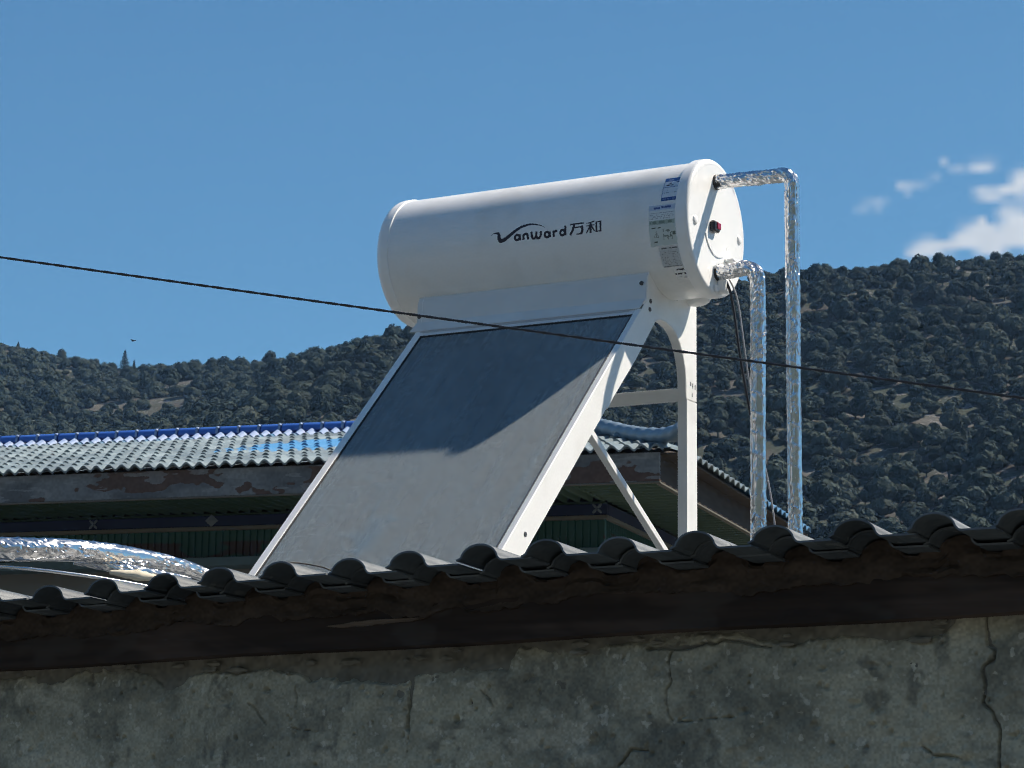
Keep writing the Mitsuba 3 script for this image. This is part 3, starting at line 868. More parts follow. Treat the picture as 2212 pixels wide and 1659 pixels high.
# embossing and small fittings on the right end
ring = Point(0, .0).buffer(.110, quad_segs=32).difference(Point(0, .0).buffer(.1045, quad_segs=32)).intersection(Polygon([(.12, -.045), (.0, -.02), (-.10, -.06), (-.2, -.2), (.2, -.2)]))
obj(K + '__tank__embossed_ring', HP(prism_u(ring, -.0065, -.002)), 'mat_white_plastic')
for n_, z_, u_ in ((.190, -.012, -.006), (-.203, .0, -.006)):
    m = lathe_u([(0, .018), (.004, .017), (.007, .013), (.008, 0)], 24); m.vertices += [u_ - .001, n_, z_]
    obj(K + '__tank__screw_cap', HP(m), 'mat_white_plastic', smooth=40)
m = cbox([-.007, .010, -.024], [.015, .062, .017], .006)
obj(K + '__tank__indicator_lamp', HP(m), 'mat_dark_housing', smooth=30)
obj(K + '__tank__indicator_lamp__lens', HP(cbox([.013, .012, -.014], [.019, .044, .012], .004)), 'mat_red_lens', smooth=30)
tag(K + '__tank__indicator_lamp', 'dark lamp housing with a red lens')
# pipe fittings in the notch
m = lathe_u([(-.008, .031), (.003, .031), (.004, .026), (.022, .026), (.022, 0)], 24); m.vertices += [0, -.004, -.168]
obj(K + '__tank__pipe_fitting', HP(m), 'mat_black_rubber', smooth=40)
m = lathe_u([(-.008, .029), (.003, .029), (.005, .026), (.02, .026), (.02, 0)], 24); m.vertices += [0, .004, .174]
obj(K + '__tank__pipe_fitting', HP(m), 'mat_black_rubber', smooth=40)
m = lathe_u([(-.008, .009), (.006, .0085), (.008, .006), (.008, 0)], 16); m.vertices += [0, .020, -.152]
obj(K + '__tank__pipe_fitting', HP(m), 'mat_white_plastic', smooth=40)
obj(K + '__tank__cable_sleeve', HP(cbox([-.008, -.052, -.243], [.026, .000, -.188], .008)), 'mat_white_plastic', smooth=30)
tag(K + '__tank__cable_sleeve', 'white box the black cable leaves from')
obj(K + '__tank__cable_sleeve', HP(cbox([-.008, .014, -.248], [.012, .026, -.220], .005)), 'mat_white_plastic', smooth=30)
obj(K + '__tank__valve_lever', HP(cbox([-.007, -.122, -.112], [.030, -.070, -.100], .003)), 'mat_white_plastic', smooth=30)


def on_tank(poly, rr=R + .0005, t=.0006, cell=.006):
    """a flat shape in (u, s), s the arc length above the level front line, laid on the tank as a thin skin."""
    out = []
    for g_ in polys(poly):
        x0, y0, x1, y1 = g_.bounds
        for yy in np.arange(y0, y1, cell):
            for p in polys(g_.intersection(sbox(x0 - 1, yy, x1 + 1, yy + cell))):
                mm = trimesh.creation.extrude_polygon(p, t, engine='earcut'); v = mm.vertices
                ph = v[:, 1] / R; r_ = rr + v[:, 2]
                out.append(trimesh.Trimesh(np.stack([v[:, 0], r_ * np.cos(ph), r_ * np.sin(ph)], 1), mm.faces[:, ::-1], process=False))
    return trimesh.util.concatenate(out)


def stroke(pts, w, cap=1): return LineString(np.array(pts) / 1000.).buffer(w / 2000., cap_style=cap, join_style=1, quad_segs=6)


def taper(pts, ws, n=60):
    pts = np.array(pts, float); t = np.r_[0, np.cumsum(np.linalg.norm(np.diff(pts, axis=0), axis=1))]
    from scipy.interpolate import PchipInterpolator
    q = np.linspace(0, t[-1], n); x, y, w = (PchipInterpolator(t, c)(q) for c in (pts[:, 0], pts[:, 1], ws))
    d = np.stack([np.gradient(x), np.gradient(y)], 1); d /= np.linalg.norm(d, axis=1, keepdims=True); nn = np.stack([-d[:, 1], d[:, 0]], 1)
    P = np.stack([x, y], 1); a, b = P + nn * w[:, None] / 2, P - nn * w[:, None] / 2
    return Polygon(np.vstack([a, b[::-1]]) / 1000.).buffer(0)


sw = taper([(-820, 6), (-805, 13), (-793, 13), (-787, 4), (-786, -9), (-780, -19), (-768, -17), (-741, -2), (-712, 16), (-682, 28), (-650, 32), (-621, 26), (-589, 11)],
           [.8, 4, 9, 12.5, 14.5, 15.5, 14.5, 12.5, 11, 9, 6.5, 4, .6])
oval = lambda x, y, rx, ry, w: Polygon([(x + rx * math.cos(t), y + ry * math.sin(t)) for t in np.linspace(0, 6.283, 40)]).exterior.buffer(w / 2)
word = [sw]
def letter(*parts): word.append(unary_union(parts))
E_ = 8.8
letter(*[Polygon(oval(-709, -13, 9.5, 10, E_).exterior).difference(Polygon(oval(-709, -13, 9.5, 10, E_).interiors[0])), ])
word[-1] = Polygon([(x / 1000, y / 1000) for x, y in word[-1].exterior.coords], [[(x / 1000, y / 1000) for x, y in r_.coords] for r_ in word[-1].interiors])
def ovl(x, y, rx=9.5, ry=10.0, w=E_):
    o_ = oval(x, y, rx, ry, w); return Polygon([(a / 1000, b / 1000) for a, b in o_.exterior.coords], [[(a / 1000, b / 1000) for a, b in r_.coords] for r_ in o_.interiors])
word[-1] = unary_union([ovl(-709, -13), stroke([(-698, -2), (-697, -25)], E_, 2)])
letter(stroke([(-682, -25), (-682, -3)], E_, 2), stroke([(-682, -9), (-677, -4), (-670, -3), (-664, -7), (-663, -25)], E_, 2))
letter(stroke([(-647, -2), (-646, -18), (-641, -25), (-634, -25), (-628, -18), (-627, -3)], E_), stroke([(-628, -18), (-623, -25), (-615, -25), (-609, -18), (-608, -3)], E_))
letter(ovl(-582, -16), stroke([(-571, -5), (-570, -27)], E_, 2))
letter(stroke([(-554, -28), (-554, -4)], E_, 2), stroke([(-554, -13), (-549, -7), (-539, -6)], E_, 2))
letter(ovl(-517, -16), stroke([(-505, 9), (-505, -27)], E_, 2))
letter(stroke([(-485, 11), (-428, 11)], 5.4, 2), taper([(-468, 9), (-473, -8), (-485, -29)], [8, 9, 9]), stroke([(-468, -2.5), (-433, -2.5)], 5, 2), stroke([(-435, -2), (-434, -18), (-438, -27)], 9), stroke([(-437, -28), (-458, -28)], 5.4, 2))
letter(taper([(-417, 8), (-402, 9), (-384, 13)], [3, 4, 5]), stroke([(-417, -2), (-383, -1)], 4.2, 2), stroke([(-400, 9), (-400, -30)], 8.4, 2), taper([(-403, -4), (-409, -15), (-418, -28)], [4, 5.5, 4]), taper([(-396, -4), (-391, -13), (-384, -25)], [4, 5.5, 4]),
       stroke([(-376, 11), (-376, -29)], 7, 2), stroke([(-376, 9), (-360, 9)], 4, 2), stroke([(-359, 11), (-359, -29)], 7, 2), stroke([(-376, -26), (-359, -26)], 4.2, 2))
names = ['swoosh'] + ['letter'] * 8
for nm, w_ in zip(names, word):
    obj(K + '__tank__' + nm, HP(on_tank(w_)), 'mat_print')

# stickers: thin printed patches, their print by uv


def sticker(key, u0, u1, s0, s1, mat, n=24):
    uu, ss = np.linspace(u0, u1, 4), np.linspace(s0, s1, n)
    U_, S_ = np.meshgrid(uu, ss, indexing='ij'); ph = S_ / R; r_ = R + .0008
    v = np.stack([U_, r_ * np.cos(ph), r_ * np.sin(ph)], -1).reshape(-1, 3)
    uv = np.stack([(U_ - u0) / (u1 - u0), (S_ - s0) / (s1 - s0)], -1).reshape(-1, 2)
    i, j = np.meshgrid(np.arange(3), np.arange(n - 1), indexing='ij'); q = (i * n + j).ravel()
    m = HP(trimesh.Trimesh(v, np.vstack([np.stack([q, q + n, q + n + 1], 1), np.stack([q, q + n + 1, q + 1], 1)]), process=False))
    k = key_of(key); scene[k] = mikit.ply(m, mat, smooth=True, uv=uv); return k


def band_(v, a, b): return dr.select((v > a) & (v < b), mi.Float(1), mi.Float(0))
def text_(u, v, u0, u1, v0, v1, fx, k): return band_(u, u0, u1) * band_(v, v0, v1) * smoothstep(.38, .5, noise(u * fx, v * 3, k))


def energy_fn(p, n, uv):
    u, v = uv.x, uv.y
    c = mi.Color3f(.62, .66, .70)
    edge = 1 - band_(u, .03, .97) * band_(v, .012, .988)
    c = mix(c, (.03, .10, .30), dr.maximum(edge, band_(v, .82, 1.0) * (1 - .35 * text_(u, v, .25, .9, .86, .93, 16, 1))))
    c = mix(c, (.02, .07, .24), band_(v, .0, .13) * (1 - .3 * text_(u, v, .1, .9, .04, .09, 20, 2)))
    c = mix(c, (.02, .02, .04), dr.maximum(text_(u, v, .22, .48, .70, .75, 9, 3), text_(u, v, .18, .62, .62, .67, 9, 4)))
    c = mix(c, (.03, .08, .22), dr.maximum(text_(u, v, .78, .97, .74, .79, 9, 5), band_(v, .545, .57)))
    c = mix(c, (.04, .06, .12), dr.maximum(text_(u, v, .05, .35, .40, .44, 12, 6), .6 * text_(u, v, .05, .95, .30, .33, 25, 7)))
    return c


def notice_fn(p, n, uv):
    u, v = uv.x, uv.y
    c = mi.Color3f(.62, .66, .66)
    c = mix(c, (.30, .38, .56), band_(v, .87, 1.0) * .55)
    c = mix(c, (.06, .10, .26), text_(u, v, .04, .42, .90, .95, 12, 1) + text_(u, v, .47, .96, .91, .965, 14, 2))
    ln = dr.maximum(dr.maximum(text_(u, v, .05, .95, .79, .81, 40, 3), text_(u, v, .05, .9, .745, .765, 40, 4)), dr.maximum(text_(u, v, .05, .95, .70, .72, 40, 5), text_(u, v, .05, .8, .655, .675, 40, 6)))
    c = mix(c, (.24, .27, .31), ln * .8)
    c = mix(c, (.25, .33, .27), band_(v, .52, .62) * band_(u, .02, .98) * .8)
    c = mix(c, (.40, .47, .42), band_(v, .0, .52) * .5)
    c = mix(c, (.12, .16, .14), text_(u, v, .06, .9, .54, .60, 18, 7) * .7)
    c = mix(c, (.10, .13, .11), text_(u, v, .10, .44, .425, .455, 14, 8))
    x, y = (u - .26) / .115, (v - .27) / .115
    tri = dr.maximum(dr.abs(x) * 1.73 + y, -y * 2 * .5 * 2 - .2) - .75
    c = mix(c, (.12, .14, .12), band_(dr.abs(tri), -1, .10) * .8)
    c = mix(c, (.08, .09, .08), band_(dr.abs(x), -1, .10) * band_(y, -.35, .35))
    hx, hy = (u - .68) / .17, (v - .27) / .13
    c = mix(c, (.10, .13, .11), smoothstep(.52, .58, fbm(hx * 3.2 + 4, hy * 3.0, 9, 2)) * band_(dr.abs(hx), -1, 1) * band_(dr.abs(hy), -1, 1) * .8)
    c = mix(c, (.10, .13, .11), text_(u, v, .86, .97, .24, .32, 9, 10) + text_(u, v, .10, .42, .085, .12, 13, 11))
    return c


def plate_fn(p, n, uv):
    u, v = uv.x, uv.y
    c = mi.Color3f(.48, .51, .52)
    c = mix(c, (.52, .53, .53), text_(u, v, .05, .5, .0, .8, 5, 1) * .35)
    c = mix(c, (.55, .56, .56), band_(v, .86, 1.0))
    c = mix(c, (.12, .13, .14), text_(u, v, .12, .95, .90, .96, 12, 2))
    r_ = noise(u * 26, dr.floor(v * 13) * 3.1, 5)
    c = mix(c, (.20, .21, .22), band_(v, .05, .80) * band_(u, .06, .92) * smoothstep(.5, .6, r_) * band_(v * 13 - dr.floor(v * 13), .3, .75) * .8)
    return mix(c, (.16, .17, .18), band_(v, .0, .045))


def words_fn(p, n, uv):
    u, v = uv.x, uv.y
    c = mi.Color3f(.77, .77, .75)
    return mix(c, (.05, .05, .06), dr.maximum(text_(u, v, .18, .98, .76, .93, 9, 1), text_(u, v, .0, 1., .40, .56, 10, 2)) + .35 * text_(u, v, .25, .95, .04, .24, 7, 3))


plain('mat_energy_label', energy_fn, .35, .4); plain('mat_notice_label', notice_fn, .35, .4); plain('mat_rating_plate', plate_fn, .35, .4); plain('mat_small_print', words_fn, .3, .4)
tag(sticker(K + '__tank__energy_label', -.1165, -.054, .058, .164, 'mat_energy_label'), 'small blue and white label nearest the top of the tank')
tag(sticker(K + '__tank__notice_label', -.163, -.056, -.108, .043, 'mat_notice_label'), 'large pale notice label with blue heading and warning triangle')
tag(sticker(K + '__tank__rating_plate', -.135, -.057, -.192, -.113, 'mat_rating_plate'), 'grey rating plate below the notice')
tag(sticker(K + '__tank__small_print', -.100, -.057, -.250, -.200, 'mat_small_print'), 'two short lines of dark print under the rating plate')

# collector
BE = math.radians(44.5)
cb, sb = math.cos(BE), math.sin(BE)
G0 = (.26, -.357)                                           # (n, z) of the glass' upper edge


def col(u, d, h):                                           # u, distance down the slope, height over the glass
    return np.array([u, G0[0] + d * cb + h * sb, G0[1] - d * sb + h * cb])


def cboxc(u0, u1, d0, d1, h0, h1, c=.0025):
    m = cbox([u0, d0, h0], [u1, d1, h1], c); v = m.vertices
    m = trimesh.Trimesh(np.array([col(*p) for p in v]), m.faces, process=False)
    return HP(m)


CL, CR, LEN = -1.119, -.222, 1.62
DUST_TAU = .85
GW = HC + HN * G0[0] + Z * G0[1]


GW = HC + HN * G0[0] + Z * G0[1]


def smear_fn(p, n, uv):
    """dark glass with dried smears: grains, run marks, curls left by a wiping hand, the line a puddle left along the right edge."""
    x = p - mi.Point3f(*[float(t) for t in GW])
    sl = HN * cb - Z * sb
    a = x.x * float(HU[0]) + x.y * float(HU[1])
    d = x.x * float(sl[0]) + x.y * float(sl[1]) + x.z * float(sl[2])
    wob = .04 * (fbm(a * 8, d * 8, 3, 2) - .5)
    w1, w2 = noise((a + wob) * 9, (d - wob) * 11, 4), noise(a * 6 + 3, (d + wob) * 8, 9)
    c1 = smoothstep(.040, .004, dr.abs(w1 - .5)) + .8 * smoothstep(.035, .004, dr.abs(w2 - .47))
    m = smoothstep(.46, .62, noise(a * 3.1, d * 2.7, 2)) * smoothstep(.80, .95, d)
    k = .55 * c1 * m + .5 * smoothstep(.60, .78, fbm(a * 26, d * 17, 5, 4)) + .35 * smoothstep(.62, .8, noise(a * 75, d * 4, 8))
    k += .9 * smoothstep(.012, .004, dr.abs(a - float(CR) + .055 + .006 * noise(d * 14, 2, 0))) * smoothstep(.3, .6, noise(d * 7, 5, 1))
    k *= 1 - .8 * smoothstep(.016, .008, dr.abs(d - .93 - .012 * noise(a * 9, 0, 0))) * smoothstep(-1.06, -1.0, a) * smoothstep(-.70, -.80, a)
    return mix((.006, .009, .016), (.15, .16, .168), dr.clip(k, 0, 1) * (.6 + .7 * noise(a * 160, d * 160, 1)))


plain('mat_collector_glass', smear_fn, .22, .4)


def dust_grid():
    """density of the dust on the glass over (along the tank, down the slope): grain, run marks, curls left by wiping."""
    nx_, ny_ = 330, 660
    a, d = np.meshgrid(np.linspace(CL, CR, nx_), np.linspace(0, LEN, ny_), indexing='xy')
    P2 = lambda fa, fd, z: np.stack([a * fa, d * fd, 0 * a + z], -1)
    k = .95 + .5 * (meshkit.fbm(P2(3.2, 2.4, 0), 4, 1) - .5) + .6 * (meshkit.fbm(P2(60, 70, 3), 3, 2) - .5) + .25 * (meshkit.noise(P2(46, 3, 8), 3) - .5)
    wob = .03 * (meshkit.fbm(P2(9, 9, 5), 2, 4) - .5)
    w1 = meshkit.noise(np.stack([(a + wob) * 7.5, (d - wob) * 9.5, 0 * a + 4], -1), 5); w2 = meshkit.noise(P2(5.2, 7.5, 14), 6)
    curl = np.clip(1 - np.abs(w1 - .5) / .022, 0, 1) + .7 * np.clip(1 - np.abs(w2 - .46) / .02, 0, 1)
    k += 1.1 * curl * np.clip((meshkit.noise(P2(2.6, 2.2, 6), 7) - .45) * 5, 0, 1) * np.clip((d - .80) * 5, 0, 1) * (.5 + meshkit.noise(P2(30, 30, 1), 8))
    k += .9 * np.clip(1 - np.abs(a - CR + .052 + .004 * np.sin(d * 9)) / .010, 0, 1) * meshkit.noise(P2(0, 9, 1), 9)
    wet = np.clip(1 - np.abs(d - .93 - .012 * (meshkit.noise(P2(12, 0, 0), 10) - .5)) / .010, 0, 1) * np.clip((a + 1.05) * 18, 0, 1) * np.clip((-.74 - a) * 10, 0, 1)
    k *= 1 - .45 * wet
    return np.clip(k, .05, 2.6).astype(np.float32)[None, :, :, None]


FILM = .0022


def film_matrix():
    o = np.array([CL, 0, .0]); cols = [(CR - CL, 0, 0), (0, LEN, 0), (0, 0, FILM)]
    w = lambda q: HC + HU * q[0] + HN * q[1] + Z * q[2]
    base = w(col(CL, 0, -.0033)); m = np.eye(4)
    m[:3, 0] = w(col(CR, 0, -.0033)) - base; m[:3, 1] = w(col(CL, LEN, -.0033)) - base; m[:3, 2] = w(col(CL, 0, -.0033 + FILM)) - base; m[:3, 3] = base
    return m


scene['dust_medium'] = {'type': 'heterogeneous', 'albedo': {'type': 'gridvolume', 'grid': None} if False else {'type': 'constvolume', 'value': {'type': 'rgb', 'value': [.915, .97, .992]}}, 'scale': DUST_TAU / FILM, 'phase': {'type': 'hg', 'g': .22},
                        'sigma_t': {'type': 'gridvolume', 'grid': mi.VolumeGrid(dust_grid()), 'to_world': T(film_matrix().tolist()), 'wrap_mode': 'clamp'}}
scene['mat_clear'] = {'type': 'null'}
plain('mat_absorber', (.012, .013, .02), .5)
obj(K + '__collector__absorber', cboxc(CL + .006, CR - .006, .004, LEN - .004, -.05, -.012), 'mat_absorber')
obj(K + '__collector__glass', cboxc(CL - .004, CR + .004, -.003, LEN + .003, -.008, -.0035, .001), 'mat_collector_glass')
dm_ = cboxc(CL + .0066, CR - .0064, .0068, LEN - .001, -.0033, -.0033 + FILM, .0002)
scene[K + '__collector__dust_film'] = mikit.ply(dm_, 'mat_clear', interior={'type': 'ref', 'id': 'dust_medium'})
tag(K + '__collector__dust_film', kind='stuff')
tag(K + '__collector__glass', 'dusty dark glass, upper part in the shadow of the tank')
FWd = .034
obj(K + '__collector__frame', cboxc(CR, CR + .0255, -FWd, LEN + FWd, -.100, .003), 'mat_white_metal')
obj(K + '__collector__frame', cboxc(CL - FWd, CL, -FWd, LEN + FWd, -.100, .003), 'mat_white_metal')
obj(K + '__collector__frame', cboxc(CL + .0005, CR - .0005, -FWd, 0, -.100, .002), 'mat_apron')
obj(K + '__collector__frame', cboxc(CL + .0005, CR - .0005, LEN, LEN + FWd, -.100, .002), 'mat_white_metal')
obj(K + '__collector__gasket', cboxc(CL - .001, CR + .001, -.0005, .0040, -.004, .0028, .0008), 'mat_gasket')
obj(K + '__collector__gasket', cboxc(CR - .0035, CR - .0003, .0045, LEN, -.004, .0026, .0008), 'mat_gasket')
obj(K + '__collector__gasket', cboxc(CL + .0003, CL + .0035, .0045, LEN, -.004, .0026, .0008), 'mat_gasket')
obj(K + '__collector__back_sheet', cboxc(CL + .001, CR - .001, .001, LEN - .001, -.098, -.092), 'mat_steel')
m = lathe_u([(0, .009), (.0025, .008), (.003, 0)], 12); m.vertices += [CR + .0255, *col(0, 1.22, -.055)[1:]]
obj(K + '__collector__bolt', HP(m), 'mat_dark_bolt')
# strip of dark rubber profile over the top frame
obj(K + '__collector__top_strip', cboxc(CL - .01, CR - .02, -.030, -.022, .0015, .006, .001), 'mat_steel')

# apron between the tank and the collector: two bent facets
ap = [(.1715, -.1835), (.1835, -.205), (.190, -.285), (G0[0] - .030 * cb + .006 * sb, G0[1] + .030 * sb + .006 * cb)]
UA0, UA1 = -1.178, -.203
apoly = LineString(ap).buffer(.0012, cap_style=2, join_style=2)
obj(K + '__apron', HP(prism_u(apoly, UA0, UA1)), 'mat_apron', smooth=25)
for u_, n_, z_ in ((-1.168, .191, -.262), (-.2215, .188, -.225)):
    m = lathe_u([(0, .0085), (.003, .0075), (.004, .004), (.0015, .003), (.0015, 0)], 12)
    v = m.vertices.copy(); m = trimesh.Trimesh(np.stack([u_ + v[:, 1], n_ + v[:, 0], z_ + v[:, 2]], 1), m.faces[:, ::-1], process=False)
    obj(K + '__apron__bolt', HP(m), 'mat_dark_bolt')


# stand: a plate on each side cradling the tank, its arm along the collector, a folded rear leg
def stand(u_out, s, with_detail):
    """u_out: outer face; s = +1 when the inside lies towards -u."""
    tk = .003
    arc = [(R * math.cos(t) * 1.004, R * math.sin(t) * 1.004) for t in np.radians(np.linspace(-46, -140, 24))]
    arm_hi = [(G0[0] + d * cb - .102 * sb + 0, G0[1] - d * sb - .102 * cb) for d in (.02,)]
    plate = Polygon(arc + [(-.235, -.185), (-.236, -.60), (-.147, -.60), (-.145, -.54), (-.138, -.49), (-.119, -.440), (-.090, -.397), (-.055, -.366), (-.02, -.350), (.03, -.340), (.075, -.338), (.117, -.352),
                           (.287, -.530), (.457, -.690), (.503, -.742), (.525, -.70), (.30, -.46), (.262, -.40), (.236, -.338), (.1925, -.287), (.1865, -.207)]).buffer(0)
    plate = plate.difference(Point(0, 0).buffer(R * 1.002, quad_segs=48))
    lo, hi = (u_out - tk, u_out) if s > 0 else (u_out, u_out + tk)
    base = key_of(K + '__stand') if K + '__stand__side_plate' not in scene else K + '__stand_001'
    obj(base + '__side_plate', HP(prism_u(plate, lo, hi)), 'mat_white_metal')
    # folded lips: along the arch and the front of the leg, along the back of the leg
    w = -.036 * s
    lipline = [(-.1455, -.60), (-.1445, -.54), (-.1375, -.49), (-.1185, -.441), (-.0895, -.398), (-.0545, -.367), (-.0195, -.351), (.03, -.341), (.075, -.339), (.116, -.352)]
    lipp = LineString(lipline).buffer(.0015, cap_style=2, join_style=2)
    a, b = sorted((u_out - tk * s * .5, u_out + w))
    obj(base + '__arch_lip', HP(prism_u(lipp, a, b)), 'mat_white_metal', smooth=40)
    armline = [(.1185, -.3555), (.287, -.532), (.457, -.692), (.505, -.744)]
    obj(base + '__arm_lip', HP(prism_u(LineString(armline).buffer(.0015, cap_style=2, join_style=2), *sorted((u_out - tk * s * .5, u_out - .028 * s)))), 'mat_white_metal')
    back = LineString([(-.2345, -.20), (-.2345, -.60)]).buffer(.0015, cap_style=2)
    obj(base + '__back_lip', HP(prism_u(back, a, b)), 'mat_white_metal')
    leg = Polygon([(-.236, -.604), (-.236, -1.70), (-.147, -1.70), (-.147, -.604)])
    lo2, hi2 = (u_out - tk + .001, u_out + .001) if s > 0 else (u_out - .001, u_out + tk - .001)
    obj(base + '__leg', HP(trimesh.util.concatenate([prism_u(leg, lo2, hi2), prism_u(LineString([(-.1475, -.604), (-.1475, -1.70)]).buffer(.0015, cap_style=2), a, b),
                                                     prism_u(LineString([(-.2345, -.604), (-.2345, -1.70)]).buffer(.0015, cap_style=2), a, b)])), 'mat_white_metal')
    obj(base + '__foot', HP(cbox([min(a, b) - .02, -.27, -1.71], [max(a, b) + .02, -.11, -1.698], .002)), 'mat_steel')
    ub0, ub1 = sorted((u_out - .008 * s, u_out - .034 * s))
    br = LineString([(.66, -.806), (-.19, -1.301)]).buffer(.0095, cap_style=2)
    br2 = LineString([(.665, -.8155), (-.185, -1.3105)]).buffer(.0015, cap_style=2)
    obj(base + '__brace', HP(trimesh.util.concatenate([prism_u(br, ub1 - .003, ub1) if s > 0 else prism_u(br, ub0, ub0 + .003), prism_u(br2, ub0, ub1)])), 'mat_white_metal')
    if with_detail:
        for n_, z_ in ((.1435, -.290), (.150, -.322)):
            m = lathe_u([(0, .009), (.003, .008), (.0045, .004), (.0045, 0)], 12); m.vertices += [hi, n_ + .02, z_]
            obj(base + '__bolt', HP(m), 'mat_dark_bolt')
        for n_, z_, h_ in ((-.182, -.535, .012), (-.200, -.540, .014), (-.222, -.541, .013), (-.196, -.575, .012)):
            obj(base + '__slot', HP(cbox([hi - .0005, n_ - .0035, z_ - h_], [hi + .0008, n_ + .0035, z_ + h_ * .4], .0003)), 'mat_dark_bolt')
    pad = trimesh.creation.icosphere(subdivisions=3, radius=1.0); pad.apply_scale([.055, .030, .024])
    pad.apply_transform(trimesh.transformations.rotation_matrix(.5, [1, 0, 0])); pad.apply_translation([u_out + .035 * s, -.165, -.222])
    obj(base + '__strap_end', HP(pad), 'mat_white_plastic', smooth=True)


stand(-.197, 1, True)
stand(-1.158, -1, False)
obj(K + '__cross_bar', HP(trimesh.util.concatenate([cbox([-1.155, -.192, -.601], [-.2005, -.189, -.549], .001), cbox([-1.155, -.215, -.552], [-.2005, -.192, -.549], .001)])), 'mat_white_metal')
tag(K, 'white solar water heater with cylindrical tank over a tilted dusty collector', 'water heater')

# ------------------------------------------------------------------ foil wrapped pipes, cables, wire


def crumple(amp, seed, wrap=.075, busy=.5, along=1.0, along_w=.55, calm_from=None):
    """foil wound round a soft sleeve: long folds, crinkled stretches, a few sharp creases, the overlap of the winding."""
    def fn(P, t, a):
        ca, sa = np.cos(a), np.sin(a)
        ns = lambda ft, fa, o: meshkit.noise(np.stack([t * ft + o, ca * fa, sa * fa], -1), seed + o) - .5
        long_ = ns(2.6 * along, 2.8, 1) + .6 * ns(6 * along, 5.5, 2)
        n1, n2, n3 = ns(48, 2.6, 3), ns(120, 6.0, 4), ns(105, 5.5, 6)
        fold = -np.clip(.07 - np.abs(meshkit.noise(np.stack([t * 38 + 6 * ca, ca * 2.0 + 7, sa * 2.0 + t * 20], -1), seed + 9) - .5), 0, 1) * 9
        calm = np.clip((meshkit.noise(np.stack([t * 8, ca * .8, sa * .8], -1), seed + 11) - (.75 - busy)) * 3, .18, 1)
        if calm_from is not None:                         # past the elbow the foil lies smoother
            calm = calm * (1 - .62 * np.clip((t - calm_from) / .12, 0, 1) * np.clip(1.4 - 1.5 * np.clip(meshkit.noise(np.stack([t * 4.5, t * 0, t * 0], -1), seed + 40) - .2, 0, 1), 0, 1))
        sp_ = ((t / wrap + a / (2 * np.pi)) % 1.0)
        return amp * (long_ * along_w + calm * (n1 * .95 + n2 * .50 + fold * .75)) + .0007 * n3 * (.45 + .55 * calm) + amp * .16 * (sp_ < .10)
    return fn


def pipe(name, pts, r, rad, busy, seed, amp):
    path = smooth_path([hl(*p) for p in pts], rad, 12)
    obj(name, tube(path, r, 40, .005, crumple(amp, seed, busy=busy, along_w=.55, calm_from=.36 if seed == 3 else .26)), 'mat_foil', smooth=14)
    return path


p1 = pipe('foil_pipe', [(.004, .004, .174), (.297, .006, .168), (.297, .006, -1.0), (.300, .006, -1.98)], .0262, .045, .62, 3, .0060)
tag('foil_pipe', 'taller foil wrapped pipe from the top of the tank end down behind the tiles', 'pipe')
p2 = pipe('foil_pipe', [(.004, -.004, -.168), (.158, .0, -.160), (.156, .004, -1.0), (.150, .004, -1.98)], .0285, .065, .68, 14, .0068)
tag('foil_pipe_001', 'shorter foil wrapped pipe from the bottom of the tank end, beside the black cable', 'pipe')
# a wrinkled collar of foil where each pipe meets the tank
cab = [(.012, -.03, -.19), (.030, -.025, -.215), (.047, -.02, -.27), (.062, -.015, -.36), (.082, -.012, -.50), (.108, -.03, -.68), (.135, -.05, -.85), (.15, -.06, -1.2), (.16, -.06, -1.99)]
obj('cable', tube(smooth_path([hl(*p) for p in cab], .05, 5), .0050, 10, .02), 'mat_black_rubber', smooth=True)
tag('cable', 'black cable hanging from the tank end behind the shorter foil pipe', 'cable')
cab2 = [(.030, -.03, -.19), (.050, -.03, -.225), (.066, -.03, -.28), (.079, -.03, -.37), (.098, -.03, -.52), (.122, -.04, -.70), (.150, -.055, -.86), (.172, -.06, -.97), (.188, -.06, -1.07), (.203, -.06, -1.25), (.21, -.06, -1.99)]
obj('cable', tube(smooth_path([hl(*p) for p in cab2], .05, 5), .0034, 10, .02), 'mat_grey_plastic', smooth=True)
tag('cable_001', 'thin grey cable beside the black one, showing again right of the shorter pipe foot', 'cable')

wire = np.array([(-1.557, 7.108, 3.302), (-.769, 7.029, 3.183), (-.002, 6.851, 3.047), (.728, 6.721, 2.926), (1.425, 6.590, 2.811)])
w0, w1 = wire[0] + (wire[0] - wire[1]) * 8 + [0, 0, .35], wire[-1] + (wire[-1] - wire[-2]) * 8 + [0, 0, .5]
pf = [np.polyfit(wire[:, 0], wire[:, k], 2) for k in (1, 2)]
wx = np.linspace(-1.9, 1.8, 200)
mid = np.stack([wx, np.polyval(pf[0], wx), np.polyval(pf[1], wx)], 1)
full, tt = resample(np.vstack([w0, mid, w1]), .012)
strands = []
side_ = np.cross(full[-1] - full[0], Z); side_ /= np.linalg.norm(side_)
for ph in (0, math.pi):
    off = .0012
    strands.append(tube(full + off * (np.cos(tt / .016 + ph)[:, None] * side_ + np.sin(tt / .016 + ph)[:, None] * Z), .0030, 7))
obj('power_line', trimesh.util.concatenate(strands), 'mat_wire', smooth=True)
tag('power_line', 'thin twisted dark wire slanting across the sky in front of the heater', 'wire')

